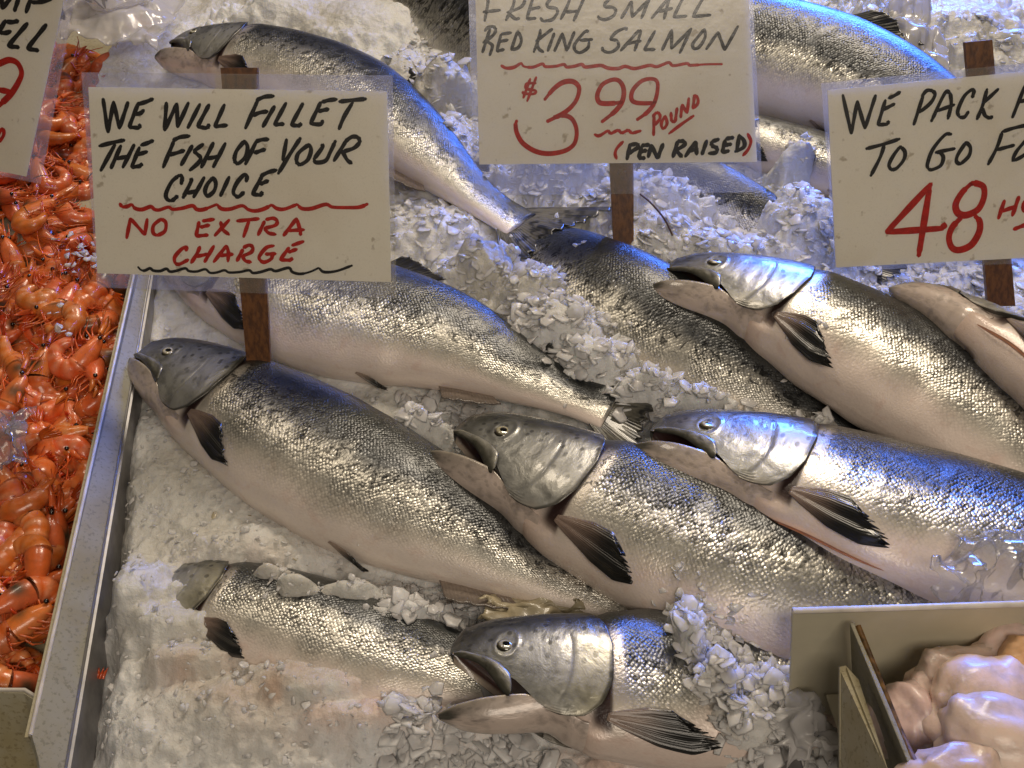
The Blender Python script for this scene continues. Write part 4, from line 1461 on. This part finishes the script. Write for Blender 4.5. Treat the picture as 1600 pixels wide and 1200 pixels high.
def make_shrimp(kind, seed):
    g = np.random.default_rng(seed)
    curl = {'curled': 4.3, 'bent': 2.9, 'straight': 1.0}[kind]
    root = thing('shrimp', 'cooked orange shrimp in the loose pile filling the left-hand tray', 'shrimp', (0, 0, 0), 'shrimp piled in the left-hand tray')
    nA = 46
    # spine: x,y plane; carapace straight, abdomen curling
    t = np.linspace(0, 1, nA)
    ang = np.where(t < .36, .15 * t, .15 * .36 + (t - .36) / .64 * curl)
    ang = ang + .0
    stp = .098 / nA
    x = np.cumsum(np.cos(ang)) * stp
    y = -np.cumsum(np.sin(ang)) * stp
    P = np.stack([x, y, 0 * x], 1)
    P -= P.mean(0)
    nrm = np.stack([np.sin(ang), np.cos(ang), 0 * ang], 1)      # dorsal side
    rr = np.interp(t, [0, .05, .16, .30, .37, .5, .7, .86, 1.0], [.0030, .0066, .0108, .0128, .0126, .0122, .0104, .0074, .0042])
    segph = np.clip((t - .36) / .64, 0, 1) * 6
    ridge = np.where(t > .36, .09 * (1 - (segph % 1)) ** 1.5, 0)
    rr = rr * (1 + ridge)
    seg = 16

    def rings(sel):
        V, C = [], []
        for i in sel:
            for k in range(seg):
                th = 2 * math.pi * k / seg
                d, l = math.cos(th), math.sin(th)
                kk = 1.0 if d > -.2 else .82
                V.append(P[i] + nrm[i] * rr[i] * d * kk + np.array([0, 0, 1]) * rr[i] * .86 * l)
                base = np.array([.74, .15, .022])
                pale = np.array([.86, .41, .21])
                m = .5 + .5 * math.sin(segph[i] * 2 * math.pi + 1.0) if t[i] > .36 else .25
                pf = .55 * m * (0.4 + .6 * max(0, l)) + .25 * max(0, -d)
                c = base * (1 - pf) + pale * pf
                if roe > 0 and .10 < t[i] < .36:
                    w = roe * math.exp(-((t[i] - .24) / .08) ** 2) * min(1, max(0, d * 1.4 + .35))
                    c = c * (1 - w) + np.array([.050, .055, .030]) * w
                C.append(c)
        F = grid_faces(len(sel), seg, wrap=True)
        F.append(list(range(seg))[::-1])
        F.append([(len(sel) - 1) * seg + k for k in range(seg)])
        return V, F, np.array(C)

    roe = [0.95, 0, .85, .3, 0, .9][seed % 6]
    iC = int(nA * .37)
    V, F, C = rings(range(0, iC + 1))
    V = np.array(V)
    new_mesh('carapace', V, F, M_SHRIMP, root, tint=C)
    V, F, C = rings(range(iC - 1, nA))
    new_mesh('abdomen', V, F, M_SHRIMP, root, tint=C)
    # rostrum and feelers
    mb = MB()
    fwd = -np.array([math.cos(ang[0]), -math.sin(ang[0]), 0])
    col = np.array([.60, .10, .015])
    tip = P[0]
    mb.add(*tube([tip + nrm[0] * .003, tip + fwd * .014 + nrm[0] * .006, tip + fwd * .028 + nrm[0] * .012], [.0018, .0012, .0003], 5), col=col)
    for k in range(2):
        sgn = g.uniform(-1, 1)
        q = [tip + nrm[0] * -.002 + np.array([0, 0, sgn * .002])]
        dv = fwd + nrm[0] * g.uniform(-.5, .4) + np.array([0, 0, g.uniform(-.2, .3)])
        cv = nrm[0] * g.uniform(-.5, .5)
        L_ = g.uniform(.018, .036)
        for j in range(1, 6):
            q.append(q[0] + dv * L_ * j / 5 + cv * L_ * (j / 5) ** 2)
        mb.add(*tube(q, np.linspace(.0011, .0004, 6), 5), col=col * g.uniform(.8, 1.5))
    for sgn in (-1, 1):
        q = tip + fwd * .004 + nrm[0] * -.001 + np.array([0, 0, sgn * .004])
        mb.add(*tube([q, q + fwd * .010 - nrm[0] * .001, q + fwd * .019 - nrm[0] * .004], [.0030, .0030, .0008], 6), col=np.array([.66, .14, .03]))
    mb.build('antennae', M_SHRIMP, root)
    # legs
    mb = MB()
    for i in list(range(int(nA * .08), int(nA * .36), 4)) + list(range(int(nA * .46), int(nA * .85), 6)):
        for sgn in (-1, 1):
            b = P[i] - nrm[i] * rr[i] * .7 + np.array([0, 0, sgn * rr[i] * .4])
            tn = np.array([math.cos(ang[i]), -math.sin(ang[i]), 0])
            ln = (.024 if i < nA * .37 else .011) * g.uniform(.8, 1.2)
            d1 = -nrm[i] * .8 - tn * g.uniform(.2, .9)
            d2 = -nrm[i] * .3 - tn * g.uniform(.5, 1.1) + np.array([0, 0, g.uniform(-.3, .3)])
            mb.add(*tube([b, b + d1 * ln * .5, b + d1 * ln * .5 + d2 * ln * .6], [.0011, .0009, .0003], 5), col=np.array([.66, .13, .03]) * g.uniform(.8, 1.35))
    mb.build('legs', M_SHRIMP, root)
    # eyes
    for sgn in (-1, 1):
        c = P[2] + nrm[2] * .003 + np.array([0, 0, sgn * .0062]) + fwd * .003
        V = []
        for a in range(7):
            for k in range(10):
                ph, th = math.pi * a / 6, 2 * math.pi * k / 10
                V.append(c + .0024 * np.array([math.sin(ph) * math.cos(th), math.sin(ph) * math.sin(th), math.cos(ph)]))
        new_mesh('eye', V, grid_faces(7, 10, wrap=True), M_EYE, root, tint=np.full((70, 3), .006))
    # tail fan
    mb = MB()
    tn = np.array([math.cos(ang[-1]), -math.sin(ang[-1]), 0])
    for k in range(-2, 3):
        dv = tn + np.array([0, 0, 1]) * k * .28 + nrm[-1] * .04 * abs(k)
        dv /= np.linalg.norm(dv)
        sd = np.cross(dv, nrm[-1])
        V = []
        for j in range(6):
            u_ = j / 5
            wv = .0034 * math.sin(math.pi * min(1, .18 + .80 * u_))
            c = P[-1] + dv * .020 * u_ + nrm[-1] * (.001 * k)
            V += [c + sd * wv, c + nrm[-1] * .0011, c - sd * wv, c - nrm[-1] * .0011]
        mb.add(V, grid_faces(6, 4, wrap=True) + [[0, 1, 2, 3][::-1], [20, 21, 22, 23]], col=np.array([.62, .085, .012]))
    mb.build('tail_fan', M_SHRIMP, root)
    return root


protos = [make_shrimp(k, s) for k, s in (('curled', 0), ('bent', 1), ('straight', 2), ('bent', 3), ('curled', 4), ('straight', 5), ('bent', 6), ('curled', 8))]


def copy_thing(src):
    r = src.copy()
    COL.objects.link(r)
    for ch in src.children:
        c = ch.copy()
        COL.objects.link(c)
        c.parent = r
    return r


used = set()


def place_shrimp(i, loc, rot):
    p = protos[i]
    if i in used:
        p = copy_thing(p)
    used.add(i)
    p.location = loc
    p.rotation_euler = rot
    p.scale = (1.08,) * 3


hmap = {}
g = np.random.default_rng(21)
cnt = 0
tries = 0
cands = []
while cnt < 270 and tries < 4000:
    tries += 1
    px_, py_ = g.uniform(-60, 285), g.uniform(40, 1110)
    p = at(px_, py_, .0)
    if p[0] > rail_x(p[1]) - .042:
        continue
    if p[1] < s_a[1] + .045:
        continue
    key = (round(p[0] / .026), round(p[1] / .026))
    lvl = hmap.get(key, 0)
    if lvl >= 3:
        continue
    hmap[key] = lvl + 1
    z = -.042 + lvl * .019 + g.uniform(-.003, .003)
    flip = 0 if g.random() < .5 else math.pi
    place_shrimp(int(g.integers(0, len(protos))), (p[0], p[1], z), (flip + g.normal(0, .35), g.normal(0, .35), g.uniform(0, 6.28)))
    cnt += 1
print('shrimp', cnt)

# ice bits among the shrimp
bits = []
for (px_, py_, n_, r_) in [(125, 395, 26, 16), (95, 520, 4, 5), (90, 485, 3, 8), (195, 100, 14, 14)]:
    for k in range(n_):
        p = at(px_ + g.normal(0, r_), py_ + g.normal(0, r_), .025)
        bits.append((p[0], p[1], .024 + g.uniform(-.006, .006), g.uniform(.003, .008)))
V, F = flake_mesh(bits, 77)
structure(new_mesh('ice_bits', V, F, M_FLAKE), 'stuff')

# ------------------------------------------------------------------ crumpled sheets


def crumple(name, outline_px, z, mat, label, cat, amp=.008, freq=26, seed=1, n=46, dome=0.0, parent=None, smooth=True, thick=.0006, tag_it=True):
    """a sheet of film or paper spanning four pixel corners, folded by noise"""
    Q = [at(q[0], q[1], q[2] if len(q) > 2 else z) for q in outline_px]
    u_ = np.linspace(0, 1, n)
    A, B = np.meshgrid(u_, u_, indexing='ij')
    W = ((Q[0][None, None] * (1 - A[..., None]) + Q[1][None, None] * A[..., None]) * (1 - B[..., None])
         + (Q[3][None, None] * (1 - A[..., None]) + Q[2][None, None] * A[..., None]) * B[..., None])
    r = np.abs(fbm(W[..., 0] * freq + seed, W[..., 1] * freq, 3, seed)) * amp * 1.6
    r = r + amp * .5 * facets(W[..., 0], W[..., 1], .45 / freq, seed)
    W[..., 2] += r + dome * np.sin(A * math.pi) * np.sin(B * math.pi)
    edge = .006 * fbm(A * 6, B * 6, 2, seed + 8)
    W[..., 0] += edge
    W[..., 1] += .006 * fbm(B * 6 + 4, A * 6, 2, seed + 9)
    og = W.reshape(-1, 3).mean(0)
    og[2] = z
    o = new_mesh(name, W.reshape(-1, 3), grid_faces(n, n, flip=True), mat, parent, smooth=smooth, origin=og if parent is None else None)
    if parent is None:
        o.location = tuple(og)
    m = o.modifiers.new('thickness', 'SOLIDIFY')
    m.thickness = thick
    if tag_it:
        tag(o, label, cat)
    return o


crumple('wax_paper', [(755, 935), (985, 945), (975, 1005), (765, 1000)], .022, M_PAPER, 'tan wax paper sticking out above the gaping salmon head', 'paper', .012, 18, 3)
crumple('wax_paper', [(1290, 610), (1460, 700), (1520, 745), (1380, 690)], .018, M_PAPER, 'tan wax paper showing below the blue-backed salmon at the right', 'paper', .010, 20, 4)
crumple('wax_paper', [(330, 790), (500, 850), (480, 890), (330, 860)], .004, M_PAPER, 'tan wax paper under the belly of the big front-left salmon', 'paper', .006, 20, 6)
crumple('plastic_wrap', [(1480, 850), (1640, 835), (1650, 950), (1440, 945)], .125, M_CLEAR, 'clear crumpled plastic wrap behind the cream box', 'plastic wrap', .013, 26, 5, 60, .03)
crumple('plastic_bag', [(1190, 1080), (1290, 1125), (1330, 1195), (1225, 1190)], .062, M_MILKY, 'milky crumpled plastic bag at the foot of the cream box', 'plastic bag', .016, 26, 7, 50, .02)
crumple('plastic_sheet', [(-20, 655), (48, 640), (42, 730), (-20, 740)], .018, M_CLEAR, 'clear plastic scrap among the shrimp at the left edge', 'plastic wrap', .008, 24, 8, 40)
crumple('plastic_sheet', [(1370, -20), (1460, -20), (1480, 115), (1420, 105)], .105, M_MILKY, 'pale folded plastic sheet at the top right behind the salmon', 'plastic wrap', .018, 14, 9, 40, .01)
crumple('plastic_sheet', [(108, -25), (300, -25), (250, 90), (95, 60)], .05, M_MILKY, 'milky plastic sheet over the far end of the shrimp', 'plastic wrap', .012, 14, 10, 50, .01)

# tied bag with blue print, top left
bagp = at(180, 10, .07)
bag = thing('plastic_bag', 'white plastic bag end with blue print at the top left', 'plastic bag', bagp)
n, m_ = 36, 40
V, V2 = [], []
for i in range(n):
    t = i / (n - 1)
    for k in range(m_):
        th = 2 * math.pi * k / m_
        r = np.interp(t, [0, .25, .55, .8, 1], [.004, .034, .052, .05, .02]) * (1 + .10 * math.sin(th * 5 + t * 7) + .05 * math.sin(th * 11 - t * 9))
        V.append((r * math.cos(th), .10 * (t - .35), r * .55 * math.sin(th) + .012))
F = grid_faces(n, m_, wrap=True)
new_mesh('bag_body', V, F, M_MILKY, bag)
Vp = []
for i in range(8):
    for k in range(8):
        idx = (12 + i) * m_ + (7 + k)
        v = np.array(V[idx])
        Vp.append(v * np.array([1.03, 1, 1.06]) + np.array([0, 0, .001]))
new_mesh('blue_print', Vp, grid_faces(8, 8), M_BLUEINK, bag)

# twig
tw = [at(1000, 303, .075), at(1018, 318, .07), at(1038, 342, .062), at(1051, 368, .050)]
V, F = tube(catmull(tw, 18), .0012, 6)
o = new_mesh('twig', np.array(V) - tw[-1], F, M_TWIG)
o.location = tuple(tw[-1])
tag(o, 'thin brown twig poking out of the ice beside the centre stake', 'twig')

# stray shrimp pieces on the salmon side
for (px_, py_, z_, lab) in [(1327, 940, .075, 'tiny orange shrimp scrap on the salmon just behind the cream box'), (156, 1062, -.005, 'tiny orange shrimp scrap on the ice edge beside the steel wall')]:
    p = at(px_, py_, z_)
    mb = MB()
    for k in range(3):
        q = p * 0 + np.array([.003 * k - .003, 0, .001])
        mb.add(*tube([q, q + [.001, .005, .001 * k], q + [.0005 + .001 * k, .010, .002]], [.0012, .0014, .0004], 6), col=(.66, .12, .02))
    o = mb.build('shrimp_scrap', M_SHRIMP)
    o.location = tuple(p)
    tag(o, lab, 'shrimp scrap')

# ------------------------------------------------------------------ cream box with scallops
BZ = .195
b_l, b_r = at(1238, 956, BZ), at(1640, 944, BZ)
bdir = (b_r - b_l) / np.linalg.norm(b_r - b_l)
bn = np.array([bdir[1], -bdir[0], 0])           # towards the viewer
box = thing('display_box', 'cream plastic box with low divider holding raw scallops at the bottom right', 'box', (b_l[0], b_l[1], -.015))
OB = np.array(box.location)


def slab(name, pts, nn, th, mat, bev=.001):
    V, F = prism(pts, nn, th)
    return bevel(new_mesh(name, V, F, mat, box, smooth=False, origin=OB), bev)


zlo = np.array([0, 0, 1.0])
bb = at(1231, 1158, -.0)
slab('back_panel', [b_l, b_r, b_r - zlo * .22, on_plane(1231, 1160, b_l, bn)], bn, .004, M_CREAM)
V, F = tube([b_l + zlo * .001, b_r + zlo * .001], .0022, 8)
new_mesh('panel_edge', V, F, M_EDGE, box, origin=OB)
# divider running towards the viewer
d0, d1 = at(1327, 972, BZ - .004), at(1428, 1215, BZ - .004)
dd = (d1 - d0) / np.linalg.norm(d1 - d0)
dn = np.array([dd[1], -dd[0], 0])
if dn[0] > 0:
    dn = -dn
slab('divider', [d0, d1 + dd * .1, d1 + dd * .1 - zlo * .14 - dn * .035, d0 - zlo * .14 - dn * .035], dn, .0035, M_ENAMEL)
V, F = tube([d0 - dn * .005 + dd * .004, d0 - dn * .005 + dd * .08 - zlo * .003, d1 - dn * .005], .0022, 6)
new_mesh('rusty_edge', V, F, M_RUST, box, origin=OB)
h0, h1, h2, h3, h4 = at(1312, 1042, BZ - .025), at(1322, 1040, BZ - .025), at(1342, 1062, BZ - .025), at(1392, 1215, BZ - .025), at(1312, 1215, BZ - .09)
slab('corner_bracket', [h0, h1, h2, h3, h4], np.array([0, -.5, .86]), .003, M_ENAMEL_OLD)
# floor of the box
f0 = d0 - zlo * .10
slab('box_floor', [f0 - dn * .004, b_r - zlo * .104 + bn * .004, b_r - zlo * .104 + bn * .35, d1 - zlo * .104 - dn * .004], np.array([0, 0, 1.0]), .003, M_CREAM)


def scallop(px_, py_, z, rx, ry, rz, rot, seed, label, col):
    p = at(px_, py_, z + BZ - .125)
    import bmesh
    bm = bmesh.new()
    bmesh.ops.create_icosphere(bm, subdivisions=4, radius=1)
    V = np.array([v.co for v in bm.verts])
    F = [[v.index for v in f.verts] for f in bm.faces]
    bm.free()
    r = 1 + .06 * fbm(V[:, 0] * 2.6 + 9, V[:, 2] * 2.6 + seed, 3, seed + 6) + .16 * fbm(V[:, 0] * 1.4 + seed, V[:, 1] * 1.4 + V[:, 2], 3, seed) + .05 * fbm(V[:, 0] * 5, V[:, 1] * 5 + V[:, 2] * 3, 2, seed + 3)
    V = np.sign(V) * np.abs(V) ** .82 * r[:, None] * [rx * .93, ry * .95, rz * .82]
    c = np.array(col) * (1 + .10 * fbm(V[:, 0] * 60, V[:, 1] * 60, 2, seed + 4))[:, None]
    o = new_mesh('scallop', V, F, M_SCALLOP, tint=c)
    o.location = tuple(p)
    o.rotation_euler = rot
    tag(o, label, 'scallop', 'raw scallops heaped in the cream box')


SCAL = [
    (1412, 1125, .075, .020, .026, .034, (.3, .2, .2), (0.67, 0.48, 0.44), 'narrow pinkish scallop standing against the box divider'),
    (1462, 1085, .080, .024, .022, .022, (.2, .1, .5), (0.70, 0.53, 0.46), 'small peach scallop against the left of the heap, behind the narrow one'),
    (1505, 1052, .086, .036, .020, .020, (.1, .2, .1), (0.72, 0.55, 0.48), 'flat pale scallop at the back of the heap below the panel'),
    (1570, 1030, .082, .030, .024, .022, (.1, -.2, .7), (0.69, 0.53, 0.48), 'pinkish scallop at the upper right of the heap by the back panel'),
    (1612, 1050, .095, .028, .026, .026, (.0, .3, .2), (.72, .42, .22), 'darker orange scallop at the right edge of the photo'),
    (1530, 1105, .098, .044, .032, .030, (.2, -.15, .3), (0.72, 0.54, 0.45), 'largest scallop on top in the middle of the heap'),
    (1560, 1165, .106, .046, .032, .028, (.3, .1, -.3), (0.75, 0.58, 0.50), 'broad pale scallop at the front, below the largest one'),
    (1615, 1130, .085, .030, .030, .026, (.1, .1, 1.1), (0.71, 0.53, 0.46), 'scallop half out of frame at the right, beside the largest one'),
    (1500, 1215, .110, .042, .022, .024, (.3, .1, .1), (0.74, 0.56, 0.48), 'scallop at the bottom edge of the photo, left of the broad pale one'),
    (1470, 1150, .060, .030, .026, .022, (.1, .1, .1), (0.63, 0.49, 0.45), 'scallop low in the gap behind the narrow pinkish one'),
]
for i, (a, b, z, rx, ry, rz, rt_, c, lab) in enumerate(SCAL):
    scallop(a, b, z, rx, ry, rz, rt_, 40 + i, lab, c)

# grey metal corner at the bottom edge
g0 = at(1172, 1178, .05)
gb = thing('metal_box', 'grey metal box corner at the bottom edge beside the plastic bag', 'box', (g0[0], g0[1], 0))
Q = [at(1172, 1177, .05), at(1250, 1176, .05), at(1268, 1240, .05), at(1172, 1240, .05)]
V, F = prism(Q, (0, 0, 1), .06)
bevel(new_mesh('lid', V, F, M_STEEL, gb, smooth=False, origin=np.array(gb.location)), .002)
